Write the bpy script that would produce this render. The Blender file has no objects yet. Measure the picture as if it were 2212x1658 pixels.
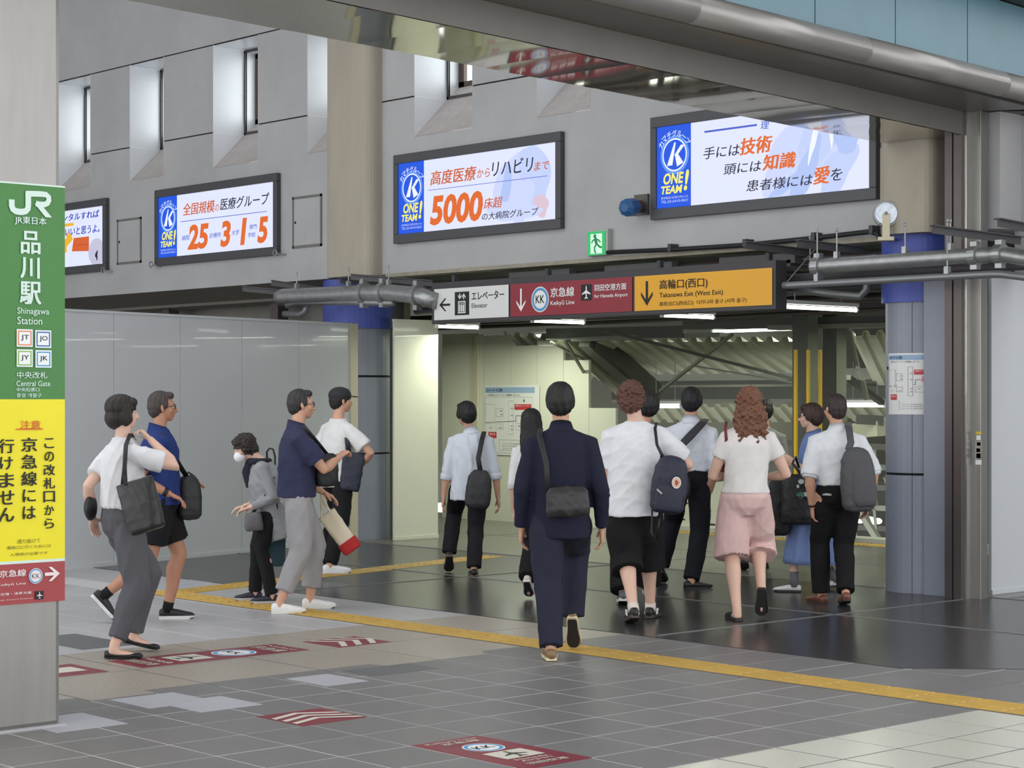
import bpy, bmesh, math, random
import numpy as np
from mathutils import Vector, Matrix
random.seed(7)
SC = bpy.context.scene
COL = SC.collection

# ------------------------------------------------------------------ camera, sky, lights, exposure
F = 4221.0            # focal length in pixels of the 2212 px wide frame
EYE = 1.62
SN, CN = math.sin(0.8327), math.cos(0.8327)
cam = bpy.data.cameras.new('camera')
cam.sensor_width = 36.0
cam.lens = F * 36.0 / 2212.0
cam.shift_y = 31.0 / 2212.0
cam.clip_end = 300
co = bpy.data.objects.new('camera', cam)
COL.objects.link(co)
co.location = (0, 0, EYE)
co.rotation_euler = (math.pi / 2, 0, 0.8327)
SC.camera = co

w = bpy.data.worlds.new('overcast_sky')
SC.world = w
w.use_nodes = True
bg = w.node_tree.nodes['Background']
bg.inputs['Color'].default_value = (0.97, 0.985, 1.0, 1)
bg.inputs['Strength'].default_value = 2.3
SC.view_settings.view_transform = 'Standard'
SC.view_settings.look = 'None'
SC.view_settings.exposure = 0.0
SC.view_settings.gamma = 1.0
SC.view_settings.use_curve_mapping = False
SC.cycles.max_bounces = 8
SC.cycles.sample_clamp_indirect = 4.0
SC.cycles.use_denoising = True


def area(name, loc, size, power, color, rot=(0, 0, 0)):
    l = bpy.data.lights.new(name, 'AREA')
    l.shape = 'RECTANGLE'
    l.size, l.size_y = size
    l.energy = power
    l.color = color
    o = bpy.data.objects.new(name, l)
    o.location = loc
    o.rotation_euler = rot
    COL.objects.link(o)
    return o


# daylight coming down through the skylight over the hall, lamps and added fill of the lower passage
area('skylight', (-11, 4.5, 7.3), (12, 8), 500, (0.95, 0.98, 1.0))
for i, (lx, ly) in enumerate([(-17.0, 14.7), (-15.3, 14.7), (-13.2, 14.7), (-11.2, 14.7), (-19.4, 15.7), (-17.8, 16.4), (-16.8, 18.0), (-14.5, 18.0), (-12.5, 17.8)]):  # the pair past the narrow cream hoarding is added to brighten the stepped one
    area('passage_lamp', (lx, ly, 2.36), (1.1, 0.12), 21, (0.93, 1.0, 0.80))
for wx_ in (-24.7, -22.7, -20.8, -18.9, -16.8, -14.9, -12.9, -11.0):       # added lights outside each window, strengthening daylight on its left reveal
    area('window_daylight', (wx_ + .75, 15.3, 5.5), (1.2, 1.6), 34, (0.93, 0.97, 1.0), (math.radians(-90), 0, math.radians(-38)))
for lx, ly, lz, e in [(-17, 23, 3.2, 60), (-13, 24, 3.0, 70), (-21, 27, 3.0, 50), (-13, 29, 1.9, 40)]:
    area('stair_hall_lamp', (lx, ly, lz), (2.4, 0.3), e, (0.93, 1.0, 0.80))


# ------------------------------------------------------------------ picking points from pixels of the photo
def pd(px, py, D):
    R = (px - 1106) / F * D
    return Vector((-SN * D + CN * R, CN * D + SN * R, EYE - (py - 860) / F * D))


def gp(px, py, z=0.0):
    return pd(px, py, F * (EYE - z) / (py - 860))


def aty(px, py, y):
    return pd(px, py, y / (CN + SN * (px - 1106) / F))


def atx(px, py, x):
    return pd(px, py, x / (-SN + CN * (px - 1106) / F))


def proj(p):
    D = -SN * p[0] + CN * p[1]
    R = CN * p[0] + SN * p[1]
    return 1106 + F * R / D, 860 + F * (EYE - p[2]) / D


VR = Vector((CN, SN, 0))      # image right
VA = Vector((-SN, CN, 0))     # away from the viewer
UP = Vector((0, 0, 1))


# ------------------------------------------------------------------ materials
def lin(c):
    return tuple(((x / 255.0) / 12.92 if x / 255.0 <= 0.04045 else ((x / 255.0 + 0.055) / 1.055) ** 2.4) for x in c)


MATS = {}


def mat(name, rgb, rough=0.6, metal=0.0, var=0.0, vscale=3.0, bump=0.0, bscale=40.0, rand=0.0, emit=0.0, spec=0.5, stretch=None, coat=0.0, dark=None):
    if name in MATS:
        return MATS[name]
    m = bpy.data.materials.new(name)
    m.use_nodes = True
    nt = m.node_tree
    N, L = nt.nodes, nt.links
    b = N['Principled BSDF']
    c = lin(rgb)
    b.inputs['Base Color'].default_value = (*c, 1)
    b.inputs['Roughness'].default_value = rough
    b.inputs['Metallic'].default_value = metal
    b.inputs['Specular IOR Level'].default_value = spec
    b.inputs['Coat Weight'].default_value = coat
    if emit > 0:
        b.inputs['Base Color'].default_value = (0, 0, 0, 1)
        b.inputs['Emission Color'].default_value = (*c, 1)
        b.inputs['Emission Strength'].default_value = emit
    tc = None
    if var or bump:
        tc = N.new('ShaderNodeTexCoord')
        src = tc.outputs['Object']
        if stretch:
            mp = N.new('ShaderNodeMapping')
            mp.inputs['Scale'].default_value = stretch
            L.new(src, mp.inputs['Vector'])
            src = mp.outputs['Vector']
    if var or rand:
        hsv = N.new('ShaderNodeHueSaturation')
        hsv.inputs['Color'].default_value = (*c, 1)
        val = None
        if var:
            nz = N.new('ShaderNodeTexNoise')
            nz.inputs['Scale'].default_value = vscale
            nz.inputs['Detail'].default_value = 7
            nz.inputs['Roughness'].default_value = 0.62
            L.new(src, nz.inputs['Vector'])
            mr = N.new('ShaderNodeMapRange')
            mr.inputs['From Min'].default_value = 0.3
            mr.inputs['From Max'].default_value = 0.7
            mr.inputs['To Min'].default_value = 1 - var
            mr.inputs['To Max'].default_value = 1 + var
            L.new(nz.outputs['Fac'], mr.inputs['Value'])
            val = mr.outputs['Result']
        if rand:
            oi = N.new('ShaderNodeObjectInfo')
            m2 = N.new('ShaderNodeMapRange')
            m2.inputs['To Min'].default_value = 1 - rand
            m2.inputs['To Max'].default_value = 1 + rand
            L.new(oi.outputs['Random'], m2.inputs['Value'])
            if val:
                mu = N.new('ShaderNodeMath')
                mu.operation = 'MULTIPLY'
                L.new(val, mu.inputs[0])
                L.new(m2.outputs['Result'], mu.inputs[1])
                val = mu.outputs['Value']
            else:
                val = m2.outputs['Result']
        L.new(val, hsv.inputs['Value'])
        L.new(hsv.outputs['Color'], b.inputs['Base Color'])
    if bump:
        n2 = N.new('ShaderNodeTexNoise')
        n2.inputs['Scale'].default_value = bscale
        n2.inputs['Detail'].default_value = 5
        L.new(src, n2.inputs['Vector'])
        bp = N.new('ShaderNodeBump')
        bp.inputs['Strength'].default_value = bump
        bp.inputs['Distance'].default_value = 0.01
        L.new(n2.outputs['Fac'], bp.inputs['Height'])
        L.new(bp.outputs['Normal'], b.inputs['Normal'])
    MATS[name] = m
    return m


# ------------------------------------------------------------------ mesh helpers
WL = {}


class MB:
    def __init__(s):
        s.v, s.f = [], []

    def add(s, vs, fs):
        o = len(s.v)
        s.v += [tuple(v) for v in vs]
        s.f += [tuple(i + o for i in f) for f in fs]
        return s

    def box(s, x0, x1, y0, y1, z0, z1):
        vs = [(x, y, z) for z in (z0, z1) for y in (y0, y1) for x in (x0, x1)]
        return s.add(vs, [(0, 2, 3, 1), (4, 5, 7, 6), (0, 1, 5, 4), (2, 6, 7, 3), (0, 4, 6, 2), (1, 3, 7, 5)])

    def hexa(s, bot, top):
        return s.add(list(bot) + list(top), [(3, 2, 1, 0), (4, 5, 6, 7), (0, 1, 5, 4), (1, 2, 6, 5), (2, 3, 7, 6), (3, 0, 4, 7)])

    def bar(s, p, q, w, h, up=UP):
        p, q = Vector(p), Vector(q)
        d = (q - p).normalized()
        sd = d.cross(up)
        if sd.length < 1e-4:
            sd = d.cross(Vector((1, 0, 0)))
        sd.normalize()
        u = sd.cross(d).normalized()
        a, b = sd * w / 2, u * h / 2
        return s.hexa([p - a - b, p + a - b, p + a + b, p - a + b], [q - a - b, q + a - b, q + a + b, q - a + b])

    def tube(s, pts, r, n=12, caps=True, side=None, flat=1.0):
        """r: radius or list of radii; side/flat: elliptical section, side axis keeps r, other axis r*flat"""
        pts = [Vector(p) for p in pts]
        k = len(pts)
        rs = r if isinstance(r, (list, tuple)) else [r] * k
        fl = flat if isinstance(flat, (list, tuple)) else [flat] * k
        vs = []
        prev = None
        for i in range(k):
            d = (pts[min(i + 1, k - 1)] - pts[max(i - 1, 0)]).normalized()
            if side is not None:
                a = Vector(side) - d * d.dot(Vector(side))
                if a.length < 1e-3:
                    a = d.orthogonal()
            elif prev is not None:
                a = prev - d * d.dot(prev)
            else:
                a = d.orthogonal()
            a.normalize()
            prev = a
            b = d.cross(a)
            for j in range(n):
                t = 2 * math.pi * j / n
                vs.append(pts[i] + a * (math.cos(t) * rs[i]) + b * (math.sin(t) * rs[i] * fl[i]))
        fs = []
        for i in range(k - 1):
            for j in range(n):
                fs.append((i * n + j, i * n + (j + 1) % n, (i + 1) * n + (j + 1) % n, (i + 1) * n + j))
        if caps:
            fs.append(tuple(reversed(range(n))))
            fs.append(tuple(range((k - 1) * n, k * n)))
        return s.add(vs, fs)

    def loft(s, rings, caps=True):
        n = len(rings[0])
        vs = [v for r in rings for v in r]
        fs = []
        for i in range(len(rings) - 1):
            for j in range(n):
                fs.append((i * n + j, i * n + (j + 1) % n, (i + 1) * n + (j + 1) % n, (i + 1) * n + j))
        if caps:
            fs.append(tuple(reversed(range(n))))
            fs.append(tuple(range((len(rings) - 1) * n, len(rings) * n)))
        return s.add(vs, fs)

    def ell(s, c, rx, ry, rz, ax=None, n=14, m=9):
        c = Vector(c)
        ax = ax or (Vector((1, 0, 0)), Vector((0, 1, 0)), UP)
        vs = [c - ax[2] * rz]
        for i in range(1, m):
            p = -math.pi / 2 + math.pi * i / m
            for j in range(n):
                t = 2 * math.pi * j / n
                vs.append(c + ax[0] * (rx * math.cos(p) * math.cos(t)) + ax[1] * (ry * math.cos(p) * math.sin(t)) + ax[2] * (rz * math.sin(p)))
        vs.append(c + ax[2] * rz)
        fs = [(0, 1 + (j + 1) % n, 1 + j) for j in range(n)]
        for i in range(m - 2):
            for j in range(n):
                a = 1 + i * n
                fs.append((a + j, a + (j + 1) % n, a + n + (j + 1) % n, a + n + j))
        e = len(vs) - 1
        a = 1 + (m - 2) * n
        fs += [(a + j, a + (j + 1) % n, e) for j in range(n)]
        return s.add(vs, fs)

    def build(s, name, m, parent=None, smooth=False, label=None, cat=None, group=None, kind=None, bevel=0.0, loc=None):
        base = WL.get(parent.name, Vector()) if parent else Vector(loc) if loc is not None else Vector()
        me = bpy.data.meshes.new(name)
        me.from_pydata([(v[0] - base[0], v[1] - base[1], v[2] - base[2]) for v in s.v], [], s.f)
        if m:
            me.materials.append(m)
        return link(name, me, parent, smooth, label, cat, group, kind, bevel, loc)


def link(name, me, parent=None, smooth=False, label=None, cat=None, group=None, kind=None, bevel=0.0, loc=None):
    if smooth:
        me.polygons.foreach_set('use_smooth', [True] * len(me.polygons))
    o = bpy.data.objects.new(name, me)
    COL.objects.link(o)
    if parent:
        o.parent = parent
        WL[o.name] = WL.get(parent.name, Vector())
    else:
        WL[o.name] = Vector(loc) if loc is not None else Vector()
        o.location = WL[o.name]
    tag(o, label, cat, group, kind)
    if bevel:
        bm = o.modifiers.new('bevel', 'BEVEL')
        bm.width = bevel
        bm.segments = 2
        bm.limit_method = 'ANGLE'
    return o


def tag(o, label=None, cat=None, group=None, kind=None):
    if label: o['label'] = label
    if cat: o['category'] = cat
    if group: o['group'] = group
    if kind: o['kind'] = kind
    return o


def thing(name, label, cat, loc, group=None):
    o = bpy.data.objects.new(name, None)
    o.empty_display_size = 0.1
    COL.objects.link(o)
    o.location = loc
    WL[o.name] = Vector(loc)
    return tag(o, label, cat, group)


def textmesh(body, bold=0.0, shear=0.0, res=3):
    """flat lettering in a unit box; heavy weights of dense glyphs are drawn as slightly shifted copies"""
    cjk = any(ord(ch) > 0x2fff for ch in body)
    if cjk and bold > 0.008:
        a, fs = textmesh(body, 0.0, shear, res)
        k = bold * 0.9 / max(1, len(body) ** 0.98)
        out, of = [], []
        sh = [(-k, -bold * .35), (k, bold * .35), (-k, bold * .35), (k, -bold * .35), (0, 0)]
        for i, (dx, dy) in enumerate(sh):
            b = a.copy()
            b[:, 0] = b[:, 0] * (1 - 2 * k) + k + dx
            b[:, 1] = b[:, 1] * (1 - bold) + bold / 2 + dy
            b[:, 2] = i * 0.0003
            of += [tuple(q + len(out) * len(a) for q in f) for f in fs]
            out.append(b)
        return np.concatenate(out), of
    c = bpy.data.curves.new('lettering', 'FONT')
    c.body = body
    c.resolution_u = res
    c.offset = bold
    c.shear = shear
    o = bpy.data.objects.new('lettering', c)
    COL.objects.link(o)
    bpy.context.view_layer.update()
    me = bpy.data.meshes.new_from_object(o.evaluated_get(bpy.context.evaluated_depsgraph_get()))
    COL.objects.unlink(o)
    bpy.data.objects.remove(o)
    n = len(me.vertices)
    a = np.zeros(n * 3)
    me.vertices.foreach_get('co', a)
    a = a.reshape(-1, 3)
    fs = [tuple(p.vertices) for p in me.polygons]
    bpy.data.meshes.remove(me)
    lo, hi = a.min(0), a.max(0)
    a[:, :2] = (a[:, :2] - lo[:2]) / (hi[:2] - lo[:2])
    a[:, 2] = 0
    return a, fs


class Face:
    """a flat surface: origin o, right r, up u, outward n; things printed on it are placed in its own metres"""
    def __init__(s, o, r, u, n):
        s.o, s.r, s.u, s.n = Vector(o), Vector(r), Vector(u), Vector(n)

    def p(s, x, y, d=0.0):
        return s.o + s.r * x + s.u * y + s.n * d

    def text(s, body, x0, x1, y0, y1, m, parent, bold=0.0, shear=0.0, d=0.004, name='lettering', vertical=False):
        mb = MB()
        if vertical:
            k = len(body)
            h = (y1 - y0) / k
            for i, ch in enumerate(body):
                a, fs = textmesh(ch, bold)
                small = ch in 'こにはのからけくてで'
                e = 0.08 if not small else 0.12
                ya, yb = y1 - h * (i + 1) + h * e, y1 - h * i - h * e
                xa, xb = x0 + (x1 - x0) * (0.10 if small else 0.02), x1 - (x1 - x0) * (0.10 if small else 0.02)
                mb.add([s.p(xa + v[0] * (xb - xa), ya + v[1] * (yb - ya), d + v[2]) for v in a], fs)
        else:
            a, fs = textmesh(body, bold, shear)
            mb.add([s.p(x0 + v[0] * (x1 - x0), y0 + v[1] * (y1 - y0), d + v[2]) for v in a], fs)
        return mb.build(name, m, parent)

    def poly(s, pts, m, parent, d=0.003, name='panel', t=0.0):
        mb = MB()
        if t:
            n = len(pts)
            mb.add([s.p(x, y, d - t) for x, y in pts] + [s.p(x, y, d) for x, y in pts],
                   [tuple(range(n, 2 * n))] + [(i, (i + 1) % n, n + (i + 1) % n, n + i) for i in range(n)])
        else:
            mb.add([s.p(x, y, d) for x, y in pts], [tuple(range(len(pts)))])
        return mb.build(name, m, parent)

    def rect(s, x0, x1, y0, y1, m, parent, d=0.003, name='panel', t=0.0):
        return s.poly([(x0, y0), (x1, y0), (x1, y1), (x0, y1)], m, parent, d, name, t)

    def ring(s, cx, cy, r0, r1, m, parent, d=0.004, name='ring', sx=1.0, n=40):
        mb = MB()
        if r0 <= 0:
            mb.add([s.p(cx + sx * r1 * math.cos(2 * math.pi * i / n), cy + r1 * math.sin(2 * math.pi * i / n), d) for i in range(n)], [tuple(range(n))])
        else:
            vs = []
            for r in (r0, r1):
                vs += [s.p(cx + sx * r * math.cos(2 * math.pi * i / n), cy + r * math.sin(2 * math.pi * i / n), d) for i in range(n)]
            mb.add(vs, [(i, (i + 1) % n, n + (i + 1) % n, n + i) for i in range(n)])
        return mb.build(name, m, parent)

    def multi(s, polys, m, parent, d=0.004, name='mark'):
        mb = MB()
        for i, pts in enumerate(polys):
            mb.add([s.p(x, y, d + .00015 * (i % 6)) for x, y in pts], [tuple(range(len(pts)))])
        return mb.build(name, m, parent)


def arrow_polys(cx, cy, L, ang, th, head):
    """flat arrow: shaft + two barbs; ang = pointing direction"""
    c, s_ = math.cos(ang), math.sin(ang)

    def T(pts):
        return [(cx + x * c - y * s_, cy + x * s_ + y * c) for x, y in pts]
    h = L / 2
    out = [T([(-h, -th / 2), (h - th * .7, -th / 2), (h - th * .7, th / 2), (-h, th / 2)])]
    for sg in (1, -1):
        p = [(h, 0), (h - head, sg * head * .78), (h - head - th * 1.1, sg * head * .78), (h - th * 1.45, 0)]
        out.append(T(p if sg < 0 else p[::-1]))
    return out


def plane_polys(cx, cy, S, ang=math.pi / 2):
    c, s_ = math.cos(ang), math.sin(ang)
    outl = [(0.5, 0), (0.44, 0.05), (0.15, 0.06), (-0.08, 0.44), (-0.16, 0.44), (-0.06, 0.06), (-0.30, 0.05), (-0.42, 0.17), (-0.48, 0.17), (-0.42, 0)]
    out = []
    # the two halves are cut into convex pieces
    for sg in (1, -1):
        for idx in ((0, 1, 2, 5, 6, 9), (2, 3, 4, 5), (6, 7, 8, 9)):
            p = [(outl[i][0] * S, sg * outl[i][1] * S) for i in idx]
            if sg > 0:
                p = p[:]
            out.append([(cx + x * c - y * s_, cy + x * s_ + y * c) for x, y in p])
    return out

def face_px(s, px, py):
    E = Vector((0, 0, EYE))
    d = pd(px, py, 1.0) - E
    t = (s.o - E).dot(s.n) / d.dot(s.n)
    q = E + d * t - s.o
    return q.dot(s.r), q.dot(s.u)


Face.px = face_px


def zb(f, z, xl, yb, xr, yt):
    a = f.px(z[0] + xl * z[2], z[1] + yb * z[2])
    b = f.px(z[0] + xr * z[2], z[1] + yt * z[2])
    return a[0], b[0], a[1], b[1]


def stroke(pts, wd):
    out = []
    n = len(pts)
    nr = []
    for i in range(n):
        a = pts[max(i - 1, 0)]
        b = pts[min(i + 1, n - 1)]
        dx, dy = b[0] - a[0], b[1] - a[1]
        l = math.hypot(dx, dy) or 1
        nr.append((-dy / l * wd / 2, dx / l * wd / 2))
    for i in range(n - 1):
        (x0, y0), (x1, y1) = pts[i], pts[i + 1]
        out.append([(x0 - nr[i][0], y0 - nr[i][1]), (x1 - nr[i + 1][0], y1 - nr[i + 1][1]), (x1 + nr[i + 1][0], y1 + nr[i + 1][1]), (x0 + nr[i][0], y0 + nr[i][1])])
    return out


# ------------------------------------------------------------------ palette
concrete = mat('concrete', (176, 176, 177), 0.85, var=0.08, vscale=1.3, bump=0.35, bscale=60)
concrete_warm = mat('concrete_warm', (172, 164, 150), 0.85, var=0.12, vscale=2.2, bump=0.3, bscale=50, stretch=(1, 1, 0.25))
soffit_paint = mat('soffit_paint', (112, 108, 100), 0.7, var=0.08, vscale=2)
dark_metal = mat('dark_metal', (62, 62, 66), 0.5, metal=0.2, var=0.1, vscale=6)
black_void = mat('dark_recess', (26, 26, 28), 0.9)
white_reveal = mat('white_reveal', (226, 229, 233), 0.35, var=0.03, vscale=3)
sill_stone = mat('sill_plaster', (186, 180, 178), 0.8, var=0.10, vscale=9, bump=0.4, bscale=30)
frame_dark = mat('window_frame_dark', (78, 76, 74), 0.4, metal=0.5)
tile_grey = mat('grey_tile', (116, 114, 114), 0.42, var=0.06, vscale=5, rand=0.045, bump=0.08, bscale=120)
tile_light = mat('pale_grey_tile', (172, 171, 173), 0.40, var=0.07, vscale=4, rand=0.07)
tile_granite = mat('speckled_granite', (160, 152, 140), 0.38, var=0.26, vscale=48, rand=0.02)
tile_white = mat('cream_terrazzo', (206, 205, 192), 0.22, var=0.035, vscale=60, rand=0.02)
grout = mat('grout', (196, 194, 196), 0.7)
joint_dark = mat('dark_joint', (86, 86, 88), 0.8)
asphalt = mat('dark_floor_sheet', (58, 57, 59), 0.24, var=0.12, vscale=1.4, bump=0.12, bscale=5)
yellow_tactile = mat('yellow_tactile', (190, 154, 72), 0.5, var=0.10, vscale=8, rand=0.05)
hoard_white = mat('hoarding_white', (196, 199, 203), 0.24, var=0.015, vscale=2, coat=0.3)
hoard_cream = mat('hoarding_cream', (222, 222, 205), 0.25, var=0.02, vscale=2, coat=0.3)
hoard_edge = mat('hoarding_trim', (196, 190, 165), 0.4)
column_grey = mat('column_panel', (138, 143, 156), 0.42, var=0.05, vscale=3)
column_blue = mat('column_blue', (72, 88, 172), 0.45)
steel = mat('stainless', (175, 173, 168), 0.25, metal=0.9, var=0.05, vscale=3, bump=0.15, bscale=3, stretch=(60, 60, 1))
steel_dull = mat('stainless_dull', (148, 146, 143), 0.38, metal=0.75, var=0.06, vscale=2, stretch=(8, 8, 1))
galv = mat('galvanised', (158, 160, 160), 0.38, metal=0.7, var=0.15, vscale=14)
channel_dark = mat('painted_channel', (72, 70, 74), 0.5)
brown_steel = mat('brown_steel', (92, 84, 82), 0.38, metal=0.4, var=0.06)
teal = mat('teal_panel', (86, 122, 135), 0.42, var=0.07, vscale=2.0, rand=0.02)
beam_paint = mat('beam_paint', (104, 101, 96), 0.5, var=0.07, vscale=3)
mirror_sheet = mat('polished_soffit', (176, 170, 156), 0.055, metal=0.85)
nose_paint = mat('bullnose_metal', (150, 147, 144), 0.36, metal=0.5, var=0.05, vscale=4)
rust = mat('rusty_strip', (96, 84, 76), 0.8, var=0.25, vscale=25)
M_black = mat('print_black', (24, 24, 28), 0.6)
M_white = mat('print_white', (236, 236, 236), 0.5)
M_lamp = mat('tube_light', (246, 255, 236), emit=7.0)


def rgb_emit(n, rgb, e=1.0):
    return mat(n, rgb, emit=e)


# ------------------------------------------------------------------ FLOOR
TX, TY = 0.392, 0.408
floor = MB().box(-34, 8, -4, 17.95, -0.12, -0.0016).build('floor', grout, kind='structure')
MB().box(-5.885, 4.0, -1.0, 8.64, -0.0055, -0.0010).build('joint_bed', joint_dark, floor)
MB().box(-11.05, -9.27, -1.0, 9.62, -0.0055, -0.0010).build('joint_bed', joint_dark, floor)


def tile_mesh(sx, sy, g=0.0042, h=0.007, r=0.002):
    mb = MB()
    a, b = sx / 2 - g, sy / 2 - g
    lo = [(-a, -b, -h), (a, -b, -h), (a, b, -h), (-a, b, -h)]
    hi = [(-a + r, -b + r, 0), (a - r, -b + r, 0), (a - r, b - r, 0), (-a + r, b - r, 0)]
    mb.add(lo + hi, [(4, 5, 6, 7), (0, 1, 5, 4), (1, 2, 6, 5), (2, 3, 7, 6), (3, 0, 4, 7)])
    return mb


cand = []


def region(xs, ys, nx, ny, sx, sy, mt, name, skip=None):
    for i in range(nx):
        for j in range(ny):
            x, y = xs + (i + .5) * sx, ys + (j + .5) * sy
            if skip and skip(x, y):
                continue
            D = -SN * x + CN * y
            if D < 5:
                continue
            u, v = proj((x, y, 0))
            vis = -120 < u < 2330 and v < 1760
            if not vis and not (-900 < u < 3100 and v < 2600):
                continue
            cand.append((sx * sy / D ** 3 * (1 if vis else 0.02), x, y, sx, sy, mt, name))


def right_corner(x, y):            # the dark sheet starts where the grey tiles end
    return y > 9.62 + max(0.0, (x + 7.1)) * 1.0


# grey main field, pale field beyond the granite strip, granite strip, cream terrazzo
x0 = -5.885 - TX * 9
region(x0 + 0.143 * 0, 8.64 - TY * 26, 9, 26, TX, TY, tile_grey, 'tile')
region(-5.885 - TX * 9 + 0.0, 8.98, 9, 1, TX, 0.64, tile_grey, 'tile')
region(-7.05, 8.98, 9, 1, TX, 0.64, tile_grey, 'tile')
region(-7.05, 9.62, 10, 3, TX, TY, tile_grey, 'tile', lambda x, y: y > 9.62 + (x + 7.1) + 0.5)
region(-5.885, 8.64 - TY * 26, 16, 26, TX, TY, tile_white, 'terrazzo_tile')
region(-11.045, 8.64 - 0.816 * 12, 2, 12, 0.886, 0.816, tile_granite, 'granite_slab')
region(-11.045, 8.98, 2, 1, 0.886, 0.64, tile_granite, 'granite_slab')
region(-11.05 - TX * 2 * 9, 8.60 - TY * 14, 9, 14, TX * 2, TY, tile_light, 'tile')
region(-11.05 - TX * 2 * 8, 8.93, 8, 1, TX * 2, 0.69, tile_light, 'tile')
cand.sort(key=lambda c: -c[0])
tm = {}
rest = {}
cnt = {}
for k, (s_, x, y, sx, sy, mt, name) in enumerate(cand):
    key = (round(sx, 3), round(sy, 3), mt.name)
    m_use = mt
    if s_ > 0 and cnt.get(name, 0) < 290:
        if key not in tm:
            o = tile_mesh(sx, sy).build(name, mt, floor)
            tm[key] = o.data
        else:
            o = bpy.data.objects.new(name, tm[key])
            COL.objects.link(o)
            o.parent = floor
        o.location = (x, y, random.uniform(-0.0006, 0.0004))
        o.rotation_euler = (random.uniform(-.0006, .0006), random.uniform(-.0006, .0006), 0)
        cnt[name] = cnt.get(name, 0) + 1
    else:
        mb = rest.setdefault(mt.name, (MB(), mt, name))[0]
        tmb = tile_mesh(sx, sy)
        mb.add([(v[0] + x, v[1] + y, v[2]) for v in tmb.v], tmb.f)
for n_, (mb, mt, name) in rest.items():
    mb.build(name, mt, floor, kind='stuff')

# odd coloured replacement tiles along the granite strip
odd_a = mat('pale_repair_tile', (172, 173, 180), 0.45, var=0.03)
odd_b = mat('dark_repair_tile', (96, 97, 100), 0.45, var=0.06)
for (u, v, mt, sx, sy) in [(348, 1512, odd_a, .392, .40), (455, 1520, odd_a, .392, .39), (150, 1560, odd_a, .45, .40), (706, 1468, odd_a, .39, .3), (845, 1446, odd_b, .30, .5),
                           (170, 1385, odd_b, .784, .40), (330, 1262, odd_a, .9, .4), (560, 1245, odd_a, .35, 2.2)]:
    p = gp(u, v)
    MB().box(p.x - sx / 2, p.x + sx / 2, p.y - sy / 2, p.y + sy / 2, -0.004, 0.0014 + .0002 * (len(bpy.data.objects) % 5)).build('repair_tile', mt, floor)

# dark protective sheet laid over the rear of the hall and the passage
def dk(y0, y1, xa, xb):
    return MB().box(xa, xb, y0, y1, -0.004, 0.003)


mb = MB()
outl = [(-26, 9.62), (-7.1, 9.62), (-5.2, 11.5), (-5.2, 17.9), (-26, 17.9)]
mb.add([(x, y, 0.003) for x, y in outl] + [(x, y, -0.005) for x, y in outl], [(0, 1, 2, 3, 4), (5, 6, 1, 0), (6, 7, 2, 1), (7, 8, 3, 2)])
mb.build('dark_floor_sheet', asphalt, floor)
pf = MB().box(-23.2, -9.0, 13.56, 17.9, 0.0, 0.0052)  # paler than the hall sheet: tube light and wet shine put into its colour
pf.build('passage_floor_sheet', mat('passage_floor', (104, 104, 96), 0.22, var=0.14, vscale=1.6, bump=0.14, bscale=4), floor)
jm = MB()
for yy in (11.6, 13.55, 15.4):
    jm.box(-20, -5.3, yy, yy + 0.02, 0.003, 0.0078)
for xx in (-17.2, -13.4, -9.2):
    jm.box(xx, xx + 0.02, 9.7, 17.2, 0.003, 0.0072)
jm.build('sheet_joint', mat('joint_tape', (118, 117, 118), 0.3), floor)


# tactile paving: tiles with four bars
def tactile(sx=0.30):
    mb = tile_mesh(sx, sx, 0.002, 0.009, 0.002)
    h = sx / 2
    for k in range(4):
        y = -h + sx * (k + .5) / 4
        a, b = h - 0.013, 0.017
        lo = [(-a, y - b, 0), (a, y - b, 0), (a, y + b, 0), (-a, y + b, 0)]
        hi = [(-a + .008, y - b + .008, .006), (a - .008, y - b + .008, .006), (a - .008, y + b - .008, .006), (-a + .008, y + b - .008, .006)]
        mb.add(lo + hi, [(4, 5, 6, 7), (0, 1, 5, 4), (1, 2, 6, 5), (2, 3, 7, 6), (3, 0, 4, 7)])
    return mb


tac = None
def put_tac(x, y, rz):
    global tac
    if tac is None:
        o = tactile().build('tactile_tile', yellow_tactile, floor)
        tac = o.data
    else:
        o = bpy.data.objects.new('tactile_tile', tac)
        COL.objects.link(o)
        o.parent = floor
    o.location = (x, y, 0.0045 + (0.0007 if rz > .5 else 0))
    o.rotation_euler = (0, 0, rz)


for k in range(36):
    put_tac(-14.0 + 0.3 * k, 8.805, 0)
mb = MB().box(-14.2, -3.0, 8.64, 8.655, -0.004, 0.001)
mb.build('strip_edge', joint_dark, floor)
dv = (Vector((-14.95, 13.2)) - Vector((-13.95, 8.9)))
for k in range(15):
    p = Vector((-13.95, 8.95)) + dv.normalized() * (0.15 + 0.3 * k)
    put_tac(p.x, p.y, math.atan2(dv.y, dv.x))
for k in range(27):
    put_tac(-17.4 + 0.3 * k, 17.42, 0)

# kerb at the far end of the passage
MB().box(-17.6, -8.9, 17.66, 17.95, -0.1, 0.05).build('kerb', mat('pale_kerb', (196, 196, 184), 0.5), floor)

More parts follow.
